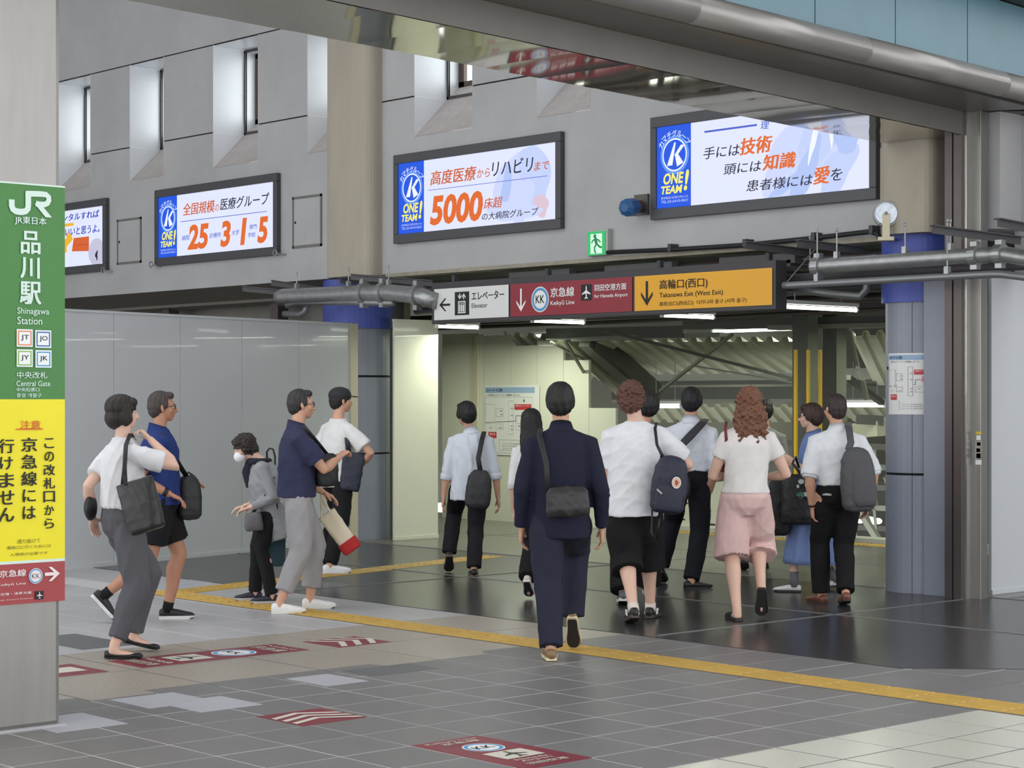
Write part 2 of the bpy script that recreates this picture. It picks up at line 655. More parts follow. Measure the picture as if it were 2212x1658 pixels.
# ------------------------------------------------------------------ UPPER WALL with window openings
WY = 13.5
WIN = [(-26.22, -25.26), (-24.23, -23.27), (-22.268, -21.45), (-20.321, -19.36), (-18.364, -17.42), (-16.414, -15.458), (-14.468, -13.694), (-12.5, -11.7)]
ZB, ZT, ZM = 4.46, 5.98, 4.90
xs = [-34.0]
for a, b in WIN:
    xs += [a, b]
xs += [-9.0]
mb = MB()
for zi, (za, zc) in enumerate([(2.99, ZB), (ZB, ZM - .008), (ZM + .008, ZT - .008), (ZT + .008, 8.2)]):
    for i in range(len(xs) - 1):
        hole = i % 2 == 1
        if hole and zi in (1, 2):
            continue
        # the seam below the sill height runs only between the windows
        zl, zh = za, zc
        mb.box(xs[i], xs[i + 1], WY, WY + 0.55, zl, zh)
wall = mb.build('wall_back', concrete, kind='structure')
mb = MB()
for i in range(0, len(xs) - 1, 2):
    mb.box(xs[i], xs[i + 1], WY + 0.015, WY + 0.5, ZM - .01, ZM + .01)
mb.box(-34, -9.0, WY + .015, WY + .5, ZT - .01, ZT + .01)
mb.build('seam', black_void, wall)

glass = bpy.data.materials.new('window_glass')
glass.use_nodes = True
nt = glass.node_tree
nt.nodes.remove(nt.nodes['Principled BSDF'])
tr, gl, mx = nt.nodes.new('ShaderNodeBsdfTransparent'), nt.nodes.new('ShaderNodeBsdfGlossy'), nt.nodes.new('ShaderNodeMixShader')
gl.inputs['Roughness'].default_value = 0.02
tr.inputs['Color'].default_value = (0.93, 0.95, 0.95, 1)
mx.inputs['Fac'].default_value = 0.08
nt.links.new(tr.outputs[0], mx.inputs[1])
nt.links.new(gl.outputs[0], mx.inputs[2])
nt.links.new(mx.outputs[0], nt.nodes['Material Output'].inputs['Surface'])

for wi, (a, b) in enumerate(WIN):
    e = thing('window_%d' % (wi + 1), None, None, (a, WY, ZB))
    del_keys = [k for k in e.keys()]
    e['kind'] = 'structure'
    D1, D2 = 0.465, 0.60
    zs = 4.91          # sill height at the inner frame
    # splayed lining: left, right, head and the steep sill
    t = 0.012
    mb = MB()
    mb.add([(a + .001, WY - .004, ZB), (a + .001, WY + D1, zs), (a + .001, WY + D1, ZT), (a + .001, WY - .004, ZT)], [(0, 3, 2, 1)])
    mb.add([(b - .001, WY - .004, ZB), (b - .001, WY + D1, zs), (b - .001, WY + D1, ZT), (b - .001, WY - .004, ZT)], [(0, 1, 2, 3)])
    mb.add([(a, WY - .004, ZT - .012), (b, WY - .004, ZT - .012), (b, WY + D1, ZT - .012), (a, WY + D1, ZT - .012)], [(0, 1, 2, 3)])
    mb.build('reveal', white_reveal, e)
    mb = MB()
    mb.add([(a, WY - .004, ZB), (b, WY - .004, ZB), (b, WY + D1, zs), (a, WY + D1, zs), (a, WY - .004, ZB - .001), (b, WY - .004, ZB - .001), (b, WY + D1, ZB - .001), (a, WY + D1, ZB - .001)],
           [(3, 2, 1, 0), (4, 5, 6, 7), (1, 2, 6, 5), (0, 4, 7, 3)])
    mb.build('sill', sill_stone, e)
    # white joint line across the left lining
    MB().box(a, a + .004, WY, WY + D1, ZM - .01, ZM + .004).build('lining_joint', M_white, e)
    # dark inner frame, second recess, sash and pane
    fr = MB()
    ia, ib, iz, it = a + .005, b - .02, zs, ZT - .02
    for (p0, p1, q0, q1) in ((ia, ia + .03, iz, it), (ib - .03, ib, iz, it), (ia, ib, iz, iz + .03), (ia, ib, it - .03, it)):
        fr.box(p0, p1, WY + D1 - .012, WY + D1 + .012, q0, q1)
    f_ = fr.build('window_frame', frame_dark, e)
    mb = MB()
    ja, jb = ia + .03, ib - .03
    mb.add([(ja, WY + D1, iz + .03), (ja, WY + D2, iz + .14), (ja, WY + D2, it - .03), (ja, WY + D1, it - .03)], [(0, 3, 2, 1)])
    mb.add([(jb, WY + D1, iz + .03), (jb, WY + D2, iz + .14), (jb, WY + D2, it - .03), (jb, WY + D1, it - .03)], [(0, 1, 2, 3)])
    mb.add([(ja, WY + D1, it - .03), (jb, WY + D1, it - .03), (jb, WY + D2, it - .03), (ja, WY + D2, it - .03)], [(0, 1, 2, 3)])
    mb.build('inner_reveal', white_reveal, e)
    mb = MB()
    mb.add([(ja, WY + D1, iz + .03), (jb, WY + D1, iz + .03), (jb, WY + D2, iz + .14), (ja, WY + D2, iz + .14)], [(3, 2, 1, 0)])
    mb.build('inner_sill', sill_stone, e)
    sh = MB()
    for (p0, p1, q0, q1) in ((ja, ja + .09, iz + .14, it - .03), (jb - .06, jb, iz + .14, it - .03), (ja, jb, iz + .14, iz + .20), (ja, jb, it - .09, it - .03)):
        sh.box(p0, p1, WY + D2, WY + D2 + .05, q0, q1)
    s_ = sh.build('sash', mat('brown_sash', (84, 70, 62), 0.5, metal=0.3), e)
    MB().box(ja + .09, jb - .06, WY + D2 + .02, WY + D2 + .026, iz + .20, it - .09).build('pane', glass, s_)

# concrete pilasters of the wall
def pilaster(xa, xb, y0, z0, z1, m, label, name='pilaster'):
    e = thing(name, label, 'pillar', ((xa + xb) / 2, y0, z0))
    r = 0.12
    mb = MB()
    ring = []
    pts = []
    for cx, s0 in ((xa + r, math.pi), (xb - r, 1.5 * math.pi)):
        for k in range(6):
            t = s0 + k / 5 * math.pi / 2
            pts.append((cx + r * math.cos(t), y0 + r + r * math.sin(t)))
    pts += [(xb, WY), (xa, WY)]
    mb.loft([[(x, y, z0) for x, y in pts], [(x, y, z1) for x, y in pts]])
    mb.build('shaft', m, e, smooth=False)
    return e


pilaster(-17.80, -16.98, 13.30, 2.98, 8.1, concrete_warm, 'warm stained concrete pilaster between the upper wall windows above the left blue-collared column')
pilaster(-10.02, -9.50, 13.22, 2.98, 3.95, concrete_warm, 'short stained concrete pilaster above the right blue-collared column')

# tan ledge strip along the bottom edge of the wall above the passage
MB().box(-16.9, -9.9, WY - .02, WY + .2, 2.955, 2.995).build('trim_1', mat('tan_ledge', (158, 152, 136), 0.7, var=0.15, vscale=10), kind='structure')
# sloping soffit left of the column and the dark store above the hoarding
mb = MB()
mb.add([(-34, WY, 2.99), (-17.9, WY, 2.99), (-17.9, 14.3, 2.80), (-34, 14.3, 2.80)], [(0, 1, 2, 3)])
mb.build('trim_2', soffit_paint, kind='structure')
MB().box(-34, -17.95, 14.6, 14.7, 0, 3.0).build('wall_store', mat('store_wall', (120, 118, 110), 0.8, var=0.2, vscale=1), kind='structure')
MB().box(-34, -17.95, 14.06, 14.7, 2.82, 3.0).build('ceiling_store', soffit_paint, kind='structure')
for k, xx in enumerate((-22.6, -20.1, -18.9)):
    MB().box(xx, xx + .16, 14.2, 14.36, 0, 2.85).build('trim_%d' % (3 + k), brown_steel, kind='structure')

# hall ceiling, side wall
MB().box(-34, 6, -7, 14.2, 8.2, 8.4).build('ceiling', mat('hall_ceiling', (190, 190, 188), 0.8), kind='structure')
MB().box(-34.2, -34, -7, 18, 0, 8.2).build('wall_left', concrete, kind='structure')

# right: concrete wall behind the gallery edge
MB().box(-9.06, -3.5, 13.80, 14.1, 2.64, 3.92).build('wall_right', concrete, kind='structure')


# ------------------------------------------------------------------ HOARDINGS
def hoarding(label, pts, z0, z1, m, widths, name='hoarding', tops=None, trim=True):
    e = thing(name, label, 'hoarding', (pts[0][0], pts[0][1], 0))
    for (ax, ay), (bx, by) in zip(pts[:-1], pts[1:]):
        a, b = Vector((ax, ay, 0)), Vector((bx, by, 0))
        L = (b - a).length
        d = (b - a) / L
        nrm = Vector((d.y, -d.x, 0))
        k = max(1, round(L / widths))
        for i in range(k):
            p, q = a + d * (L * i / k + .003), a + d * (L * (i + 1) / k - .003)
            zt = tops[i] if tops else z1
            mb = MB()
            o_ = nrm * 0.03
            mb.hexa([p + UP * z0, q + UP * z0, q + o_ + UP * z0, p + o_ + UP * z0], [p + UP * zt, q + UP * zt, q + o_ + UP * zt, p + o_ + UP * zt])
            mb.build('panel', m, e)
        if trim:
            mb = MB()
            mb.bar(a + UP * (z1 + .012) + nrm * .015, b + UP * (z1 + .012) + nrm * .015, 0.045, 0.025)
            mb.build('top_rail', m, e)
            mb = MB()
            mb.bar(a + UP * .02 + nrm * .036, b + UP * .02 + nrm * .036, 0.012, 0.04)
            mb.build('skirting', m, e)
        MB().bar(a + UP * (z0 + .0) - nrm * .01, a + UP * z1 - nrm * .01, .02, .02)
    return e


H1 = hoarding('long pale grey steel hoarding on the left running back to the column', [(-15.98, 7.2), (-17.50, 13.45)], 0.0, 2.44, hoard_white, 0.86)
mb = MB()
mb.box(-17.56, -17.44, 13.42, 13.52, 0, 2.46)
mb.build('end_post', hoard_edge, H1)
H2 = hoarding('narrow cream hoarding turning into the passage beside the left column', [(-17.42, 14.0), (-17.42, atx(943, 900, -17.42).y)], 0.0, 2.50, hoard_cream, 0.6)
# inner hoarding with stepped panels and the poster
a0 = gp(955, 1128); a1 = aty(1036, 1128, a0.y)
H3 = thing('hoarding', 'cream stepped hoarding at the back of the passage behind the man in the white shirt', 'hoarding', (a0.x, 17.0, 0))
yy = 17.2
edges = [(955, 722), (1035, 722), (1046, 722), (1103, 725), (1160, 747), (1217, 736), (1272, 778)]
tops = [722, 722, 725, 747, 736, 778]
for i in range(6):
    pa, pb = aty(edges[i][0], 900, yy), aty(edges[i + 1][0], 900, yy)
    zt = aty(edges[i][0], tops[i], yy).z
    MB().box(pa.x + .003, pb.x - .003, yy, yy + .04, 0, zt).build('panel', hoard_cream, H3)
pa, pb = aty(1328, 900, yy), aty(1272, 778, yy)
MB().box(aty(1272, 900, yy).x + .003, aty(1330, 900, yy).x, yy, yy + .04, 0, 1.5).build('panel', hoard_cream, H3)
pa = aty(1028, 722, yy)
MB().box(pa.x - .02, pa.x + .03, yy - .05, yy, 0, 2.45).build('corner_post', hoard_edge, H3)
# right hoarding
H4 = hoarding('white steel hoarding on the right beyond the stainless jamb', [(-9.28, 13.75), (-9.28, 20.0)], 0.0, 2.62, hoard_white, 0.9)


# ------------------------------------------------------------------ COLUMNS
def round_column(cx, cy, r, label, posterside=False):
    e = thing('column', label, 'column', (cx, cy, 0))
    n = 40

    def cyl(z0, z1, rr, m, name):
        mb = MB()
        mb.tube([(cx, cy, z0), (cx, cy, z1)], rr, n)
        return mb.build(name, m, e, smooth=False)
    zz = [0.0, 0.985, 2.0, 2.36]
    for z0, z1 in ((0.0, 0.98), (1.0, 1.86), (1.885, 2.62)):
        rr = r
        mb = MB()
        for k in range(4):          # each drum is clad in four bowed sheets
            t0, t1 = k * math.pi / 2 + .39 + .008, (k + 1) * math.pi / 2 + .39 - .008
            a = [(cx + rr * math.cos(t0 + (t1 - t0) * i / 10), cy + rr * math.sin(t0 + (t1 - t0) * i / 10)) for i in range(11)]
            b = [(cx + (rr - .02) * math.cos(t0 + (t1 - t0) * i / 10), cy + (rr - .02) * math.sin(t0 + (t1 - t0) * i / 10)) for i in range(10, -1, -1)]
            ring = a + b
            m2 = MB().loft([[(x, y, z0) for x, y in ring], [(x, y, z1) for x, y in ring]], caps=False)
            m2.build('cladding_panel', column_grey, e)
    cyl(0, 2.62, r - .012, black_void, 'core')
    cyl(2.42, 2.98, r + .035, column_blue, 'blue_collar')
    return e


CL = round_column(-17.97, 13.93, 0.37, 'grey clad round column with a blue collar at the end of the left hoarding')
CRc = Vector((-9.86, 13.62))
CR = round_column(CRc.x, CRc.y, 0.29, 'grey clad round column with a blue collar and a notice on the right of the passage')
# flat flank of the right column and the steel shutter guides beside it
mb = MB().box(-9.64, -9.40, 13.36, 13.80, 0, 2.62)
mb.build('flank', column_grey, CR)
J = thing('shutter_jamb', 'dark brown steel shutter guides and stainless jamb right of the column', 'door frame', (-9.4, 13.3, 0))
xj = aty(2050, 900, 13.3).x
MB().box(xj, xj + .07, 13.24, 13.5, 0, 3.95).build('guide', brown_steel, J)
MB().box(xj + .085, xj + .16, 13.24, 13.5, 0, 3.95).build('guide', brown_steel, J)
MB().box(xj + .06, xj + .10, 13.34, 13.52, 0, 3.95).build('guide_slot', black_void, J)
MB().box(xj + .16, xj + .19, 13.27, 13.55, 0, 3.95).build('bright_edge', steel, J)
MB().box(xj + .185, xj + .262, 13.36, 13.46, 0, 3.95).build('jamb', steel_dull, J, bevel=.004)
fj = Face((0, 13.355, 0), (1, 0, 0), (0, 0, 1), (0, -1, 0))
def small_plate(u0, v0, u1, v1, m, n='notice'):
    a = fj.px(u0, v1); b = fj.px(u1, v0)
    return fj.rect(a[0], b[0], a[1], b[1], m, J, d=.006, name=n)
small_plate(2109, 932, 2121, 938, mat('sticker_yellow', (214, 190, 70), .5))
small_plate(2110, 940, 2119, 950, M_white)
small_plate(2108, 952, 2122, 992, steel, 'switch_plate')
small_plate(2111, 955, 2119, 962, mat('sticker_red', (190, 60, 52), .5))
small_plate(2110, 968, 2118, 976, M_white)
small_plate(2110, 979, 2119, 989, M_white)
small_plate(2108, 993, 2121, 1003, M_white)

# front left stainless box column with the banner
CF = thing('column', 'brushed stainless box column standing at the left edge in front', 'column', (-9.1, 4.3, 0))
mb = MB().box(-9.55, -8.66, 3.6, 4.86, 0.0, 8.2)
mb.build('shaft', steel_dull, CF, bevel=.03)
MB().box(-9.57, -8.64, 3.58, 4.88, 0.0, 0.012).build('foot_seal', mat('pale_seal', (170, 170, 172), .6), CF)

# ------------------------------------------------------------------ BEAM and GALLERY EDGE overhead
def lerp(a, b, t):
    return a + (b - a) * t


def ext(a, b, t0, t1):
    a, b = Vector(a), Vector(b)
    return a + (b - a) * t0, a + (b - a) * t1


B1 = thing('ceiling_beam', 'grey box beam with a mirror-polished underside crossing overhead to the right pillar', 'beam', (-9.45, 13.2, 3.74))
A0, A1 = ext((-9.90, 13.08, 3.74), (-9.07, 5.6, 3.74), 0.0, 1.08)
C0, C1 = ext((-9.17, 13.1, 3.74), (-8.35, 6.28, 3.74), 0.0, 1.19)
A0 = A0 + (A0 - A1).normalized() * 0.12
C0 = C0 + (C0 - C1).normalized() * 0.22
mb = MB().hexa([A0, A1, C1, C0], [v + UP * .19 for v in (A0, A1, C1, C0)])
mb.build('beam_casing', beam_paint, B1)
# the polished lining is a row of slightly uneven lapped sheets
ns = 15
for i in range(ns):
    t0, t1 = i / ns, (i + 1) / ns
    a0_, a1_, c0_, c1_ = lerp(A0, A1, t0), lerp(A0, A1, t1), lerp(C0, C1, t0), lerp(C0, C1, t1)
    mb = MB()
    nx_, ny_ = 9, 6
    vs = []
    for iy in range(ny_):
        for ix in range(nx_):
            u, v = ix / (nx_ - 1), iy / (ny_ - 1)
            q = lerp(lerp(a0_, a1_, u), lerp(c0_, c1_, u), v)
            dz = -.004 - .0016 * math.sin(u * math.pi) * (1 + .5 * math.sin(i * 1.7)) - .0006 * math.sin(v * 6 + i)
            vs.append((q.x, q.y, q.z + dz - .0015 * (1 - u)))
    fs = [(iy * nx_ + ix, (iy + 1) * nx_ + ix, (iy + 1) * nx_ + ix + 1, iy * nx_ + ix + 1) for iy in range(ny_ - 1) for ix in range(nx_ - 1)]
    mb.add(vs, fs)
    mb.build('polished_sheet', mirror_sheet, B1, smooth=True)

G1 = thing('gallery_edge', 'edge of the upper gallery with teal fascia panels above a rounded metal nosing', 'gallery', (-8.6, 13.0, 3.93))
D0, D1_ = ext((-8.58, 13.2, 3.93), (-8.08, 7.97, 3.93), -.3, 1.57)
E0, E1 = C0 + UP * .19, C1 + UP * .19
Eb = E0 + (D0 - D1_).normalized() * 3.0
mb = MB().hexa([E0 + Vector((-.02, 0, 0)), E1 + Vector((-.02, 0, 0)), D1_, Vector((D0.x, E0.y + .4, D0.z))], [E0 + UP * .1, E1 + UP * .1, D1_ + UP * .1, Vector((D0.x, E0.y + .4, D0.z + .1))])
mb.build('soffit_panel', mat('soffit_metal', (112, 108, 104), 0.3, metal=0.4, var=0.05), G1)
mb = MB().hexa([E0, Vector((D0.x, E0.y + .3, D0.z)), D0, Eb], [E0 + UP * .1, Vector((D0.x, E0.y + .3, D0.z + .1)), D0 + UP * .1, Eb + UP * .1])
mb.build('soffit_panel', beam_paint, G1)
MB().bar(E0 + UP * .003 + VR * .01, E1 + UP * .003 + VR * .01, .035, .012).build('rusty_joint', rust, G1)
rN = 0.095
off = Vector((rN * .7, 0, 0))
segs = 5
for i in range(segs):
    p, q = lerp(D0, D1_, i / segs), lerp(D0, D1_, (i + 1) / segs - .0012)
    MB().tube([p + UP * rN, q + UP * rN], rN, 28).build('nosing', nose_paint, G1, smooth=True)
dd = (D1_ - D0)
Ln = dd.length
dd.normalize()
np_ = int(Ln / 1.02)
for i in range(np_):
    p = D0 + dd * (0.42 + i * 1.02 + .006)
    q = D0 + dd * (0.42 + (i + 1) * 1.02 - .006)
    inn = Vector((dd.y, -dd.x, 0)) * 0.03
    if inn.x < 0:
        inn = -inn
    z0, z1 = 4.10, 4.66
    mb = MB()
    mb.hexa([p + UP * (z0 - p.z) - inn, q + UP * (z0 - q.z) - inn, q + UP * (z0 - q.z), p + UP * (z0 - p.z)],
            [p + UP * (z1 - p.z) - inn, q + UP * (z1 - q.z) - inn, q + UP * (z1 - q.z), p + UP * (z1 - p.z)])
    mb.build('fascia_panel', teal, G1)
mb = MB()
inn = Vector((.03, 0, 0))
bk = Vector((.05, 0, 0))
mb.hexa([D0 - bk + UP * .15, D1_ - bk + UP * .15, D1_ - bk * 1.6 + UP * .15, D0 - bk * 1.6 + UP * .15], [D0 - bk + UP * .75, D1_ - bk + UP * .75, D1_ - bk * 1.6 + UP * .75, D0 - bk * 1.6 + UP * .75])
mb.build('backing', black_void, G1)
mb = MB()
oo = Vector((.35, 0, 0))
mb.hexa([D0 - oo * 3 + UP * .74, D1_ - oo * 3 + UP * .74, D1_ + oo + UP * .74, D0 + oo + UP * .74], [D0 - oo * 3 + UP * .85, D1_ - oo * 3 + UP * .85, D1_ + oo + UP * .85, D0 + oo + UP * .85])
mb.build('upper_ledge', dark_metal, G1)

# ------------------------------------------------------------------ PASSAGE ceiling and the stair hall beyond
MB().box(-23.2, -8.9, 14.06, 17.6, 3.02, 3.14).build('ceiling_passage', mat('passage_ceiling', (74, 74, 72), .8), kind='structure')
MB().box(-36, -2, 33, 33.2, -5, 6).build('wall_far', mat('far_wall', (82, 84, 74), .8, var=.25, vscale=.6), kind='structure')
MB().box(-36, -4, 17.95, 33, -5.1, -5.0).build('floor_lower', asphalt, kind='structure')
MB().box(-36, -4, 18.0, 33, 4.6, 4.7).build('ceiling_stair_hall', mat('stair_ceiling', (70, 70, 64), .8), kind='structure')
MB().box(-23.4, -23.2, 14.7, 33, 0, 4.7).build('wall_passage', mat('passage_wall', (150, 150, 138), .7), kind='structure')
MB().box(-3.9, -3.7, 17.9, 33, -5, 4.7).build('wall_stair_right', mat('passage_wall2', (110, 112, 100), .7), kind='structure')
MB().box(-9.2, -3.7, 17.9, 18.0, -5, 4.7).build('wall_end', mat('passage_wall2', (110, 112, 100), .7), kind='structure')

steel_green = mat('grey_green_steel', (134, 138, 124), .5, var=.06)
steel_dkg = mat('dark_green_steel', (88, 90, 82), .5, var=.06)
deck_m = mat('deck_sheet', (196, 198, 170), .45, var=.05)


def deck(label, tl, tr_, br, bl, n, m, amp=.06):
    """trapezoidal steel decking; ribs run from the top edge to the bottom edge"""
    tl, tr_, br, bl = map(Vector, (tl, tr_, br, bl))
    nr = (tr_ - tl).cross(bl - tl).normalized()
    if nr.z > 0:
        nr = -nr
    prof = [(0, 0), (.30, 0), (.42, 1), (.88, 1), (1.0, 0)]
    e = thing('roof_deck', label, 'roof', tl)
    mb = MB()
    top, bot = [], []
    for i in range(n):
        for u, h in prof[:-1] if i < n - 1 else prof:
            t = (i + u) / n
            top.append(lerp(tl, tr_, t) + nr * amp * h)
            bot.append(lerp(bl, br, t) + nr * amp * h)
    k = len(top)
    mb.add(top + bot, [(i, i + 1, k + i + 1, k + i) for i in range(k - 1)])
    o = mb.build('ribbed_sheet', m, e)
    s = o.modifiers.new('thickness', 'SOLIDIFY')
    s.thickness = .004
    return e


deck('corrugated steel deck sloping down behind the passage, middle bay', pd(1190, 728, 24.5), pd(1725, 726, 22.5), pd(1820, 794, 25.5), pd(1290, 800, 27.5), 17, deck_m)
deck('corrugated steel deck seen between the left braces', pd(1085, 715, 25.5), pd(1230, 722, 25.0), pd(1345, 810, 27.5), pd(1190, 815, 28), 5, deck_m)
deck('corrugated steel deck visible right of the steel posts', pd(1835, 715, 22.4), pd(1960, 710, 22), pd(2010, 820, 25), pd(1885, 822, 25.4), 4, deck_m)
deck('lower corrugated deck far down the stair hall', pd(1380, 872, 29), pd(1960, 872, 27), pd(1985, 902, 28), pd(1405, 905, 30), 20, deck_m, .05)

SF = thing('steel_frame', 'grey green steel stair frame with posts, rails and cross braces behind the passage', 'steelwork', (-14.3, 18.2, 0))


def fb(a, b, w_, h_, m, name='brace', up=UP):
    return MB().bar(a, b, w_, h_, up).build(name, m, SF)


fb(pd(1185, 722, 24.2), pd(1480, 716, 23.2), .12, .14, steel_dkg, 'top_beam')
fb(pd(1240, 733, 24.0), pd(1560, 722, 23.0), .16, .05, steel_green, 'top_beam')
fb(pd(1480, 700, 22.9), pd(1925, 694, 21.6), .14, .12, steel_dkg, 'top_beam')
fb(pd(1670, 708, 22.4), pd(1925, 702, 21.6), .3, .05, steel_green, 'top_beam')
fb(pd(1325, 812, 27.8), pd(1980, 806, 25.9), .14, .15, steel_green, 'rail_beam')
fb(pd(1325, 828, 27.9), pd(1980, 822, 26.0), .2, .06, steel_dkg, 'rail_beam')
fb(pd(1325, 850, 28.3), pd(1980, 846, 26.5), .14, .17, steel_dkg, 'rail_beam')
fb(pd(1325, 866, 28.6), pd(1980, 863, 26.8), .1, .05, steel_green, 'rail_beam')
fb(pd(1285, 730, 24.2), pd(1420, 850, 26.2), .10, .26, steel_dkg, 'diagonal_beam')
fb(pd(1262, 742, 24.1), pd(1400, 868, 26.1), .14, .07, steel_green, 'diagonal_beam')
fb(pd(1215, 728, 24.1), pd(1345, 850, 26.0), .12, .09, deck_m, 'diagonal_beam')
fb(pd(1190, 738, 23.8), pd(1330, 815, 25.6), .025, .025, steel_green, 'rod')
fb(pd(1220, 735, 23.8), pd(1272, 822, 24.8), .03, .03, steel_green, 'rod')
fb(pd(1300, 712, 22.9), pd(1715, 818, 23.6), .035, .035, steel_dkg, 'rod')
fb(pd(1582, 722, 22.9), pd(1425, 845, 24.4), .035, .035, steel_green, 'rod')
fb(pd(1500, 790, 24), pd(1715, 826, 23.8), .02, .02, steel_green, 'rod')
# turnbuckle stay on the right
fb(pd(1836, 712, 22.2), pd(1856, 800, 22.4), .03, .03, steel_green, 'stay')
fb(pd(1852, 790, 22.4), pd(1864, 822, 22.4), .09, .03, steel_green, 'turnbuckle')
fb(pd(1863, 818, 22.4), pd(1872, 862, 22.5), .05, .04, steel_green, 'stay')
fb(pd(1832, 815, 23), pd(1905, 870, 24), .07, .06, steel_dkg, 'diagonal_beam')
# two H posts, each a dark web and a pale flange
for (u0, um, u1, D) in ((1716, 1745, 1771, 21.6), (1781, 1807, 1833, 21.9)):
    p = Vector(pd(um, 900, D))
    wl, wr = (um - u0) / F * D, (u1 - um) / F * D
    for s0, s1, m_ in ((-wl, 0, steel_dkg), (0, wr, steel_green)):
        q0, q1 = p + VR * s0, p + VR * s1
        dep = -VA * (.16 if m_ is steel_dkg else .12)
        q0b, q1b = q0 + (VA * .14 if s1 == 0 else VA * 0), q1 + (VA * 0 if s1 == 0 else VA * .14)
        mb = MB()
        mb.hexa([Vector((q.x, q.y, -.02)) for q in (q0b, q1b, q1b + VA * .02, q0b + VA * .02)], [Vector((q.x, q.y, 2.62)) for q in (q0b, q1b, q1b + VA * .02, q0b + VA * .02)])
        mb.build('post', m_, SF)
for (u, D) in ((1719, 21.4), (1746, 21.3), (1772, 21.5)):
    p = pd(u, 755, D)
    MB().bar(Vector((p.x, p.y, .6)), p, .03, .03).build('yellow_guard', mat('guard_yellow', (236, 190, 50), .45), SF)
# stair trusses seen low on the right
TR = thing('stair_truss', 'pale steel stair trusses and handrails glimpsed low behind the man with the grey backpack', 'steelwork', (-13.5, 20.5, -1))
for k in range(5):
    D = 24 + k * .8
    v0 = 960 + k * 44
    MB().bar(pd(1560, v0 - 10, D + 1), pd(1925, v0 + 6, D), .05, .07).build('rail', steel_green if k % 2 else steel_dkg, TR)
for k in range(11):
    u = 1845 + (k % 4) * 22
    v = 960 + (k // 4) * 70
    MB().bar(pd(u, v, 24.5), pd(u + (26 if k % 2 else 4), v + 62, 24.6), .035, .035).build('brace', steel_green, TR)
MB().bar(pd(1852, 1095, 24.4), pd(1905, 1178, 24.0), .06, .08).build('stringer', steel_green, TR)
MB().bar(pd(1850, 930, 24.4), pd(1905, 925, 24.0), .16, .18).build('bracket', deck_m, TR)
MB().bar(pd(1850, 905, 24.0), pd(1908, 908, 24.0), .05, .12).build('beam', steel_dkg, TR)
# far bright lamps low in the stairwell
for i, (u, r) in enumerate(((1858, .03), (1878, .06), (1896, .04))):
    p = pd(u, 1125, 25.5)
    MB().ell(p, r * 1.4, r * 1.4, r, n=12, m=7).build('lamp', mat('lamp_bright', (255, 255, 244), emit=9), None, smooth=True, label='small round lamp glowing low in the stairwell, %s of three' % ('leftmost', 'middle and largest', 'rightmost')[i], cat='lamp', group='round lamps low in the stairwell')

# ------------------------------------------------------------------ low wall with notices
LW = thing('low_wall', 'low cream barrier with pinned notices at the end of the passage', 'barrier', (-15, 17.7, 0))
a, b = aty(1430, 1150, 17.72), aty(1560, 1150, 17.72)
MB().box(a.x, b.x + .1, 17.72, 17.80, 0.05, .86).build('barrier_panel', hoard_cream, LW)
fl = Face((0, 17.715, 0), (1, 0, 0), (0, 0, 1), (0, -1, 0))
xa = fl.px(1522, 1110)
for (u0, v0, u1, v1, m_) in ((1524, 1112, 1534, 1120, mat('sticker_red', (190, 60, 52), .5)), (1466, 1108, 1470, 1113, M_black), (1533, 1099, 1536, 1103, M_black), (1525, 1131, 1545, 1133, M_black), (1466, 1120, 1480, 1122, M_black)):
    p, q = fl.px(u0, v1), fl.px(u1, v0)
    fl.rect(p[0], q[0], p[1], q[1], m_, LW, d=.004, name='notice')

# ------------------------------------------------------------------ tube lamps of the passage
def tube_lamp(p, q, label, r=.018):
    e = thing('tube_lamp', label, 'lamp', (Vector(p) + Vector(q)) / 2, 'fluorescent tubes under the passage ceiling')
    MB().tube([p, q], r, 12).build('tube', M_lamp, e, smooth=True)
    up = Vector((0, 0, .045))
    MB().bar(Vector(p) + up, Vector(q) + up, .07, .035).build('housing', M_white, e)
    for z in (p, q):
        z = Vector(z)
        d = (Vector(q) - Vector(p)).normalized() * .012
        MB().tube([z - d, z + d], r * 1.25, 12).build('cap', M_white, e)
    for t in (.2, .8):
        z = lerp(Vector(p), Vector(q), t)
        MB().tube([z + up, z + UP * .56], .006, 6).build('hanger', galv, e)
    return e


def atz(px, py, z):
    return gp(px, py, z)


zl = 2.44
for (u0, v0, u1, v1, z_, lab) in ((943, 705, 1033, 707, 2.43, 'lit fluorescent tube under the white elevator end of the sign'), (1150, 691, 1261, 698, 2.44, 'lit fluorescent tube under the red part of the sign'),
                                  (1430, 680, 1541, 686, 2.45, 'lit fluorescent tube under the yellow part of the sign'), (1682, 659, 1850, 672, 2.46, 'lit fluorescent tube nearest, right of the sign'),
                                  (1149, 727, 1290, 725, 2.44, 'lit fluorescent tube at the back above the stepped hoarding'), (1540, 716, 1710, 711, 2.46, 'lit fluorescent tube at the back left of the steel posts')):
    if v0 in (727, 716):
        pa, pb = aty(u0, v0, 17.9), aty(u1, v1, 17.9)
        pb.z = pa.z
    else:
        c = atz((u0 + u1) / 2, (v0 + v1) / 2, z_)
        xx = c.x
        pa, pb = atx(u0, v0, xx), atx(u1, v1, xx)
        pa.z = pb.z = z_
    tube_lamp(pa, pb, lab)
for u0, u1, v, lab in ((1404, 1472, 876, 'distant lit tube behind the man in the white shirt with a crossbody strap'), (1826, 1912, 874, 'distant lit tube beside the notice on the right column')):
    tube_lamp(pd(u0, v, 25.5), pd(u1, v, 25.2), lab, .03)

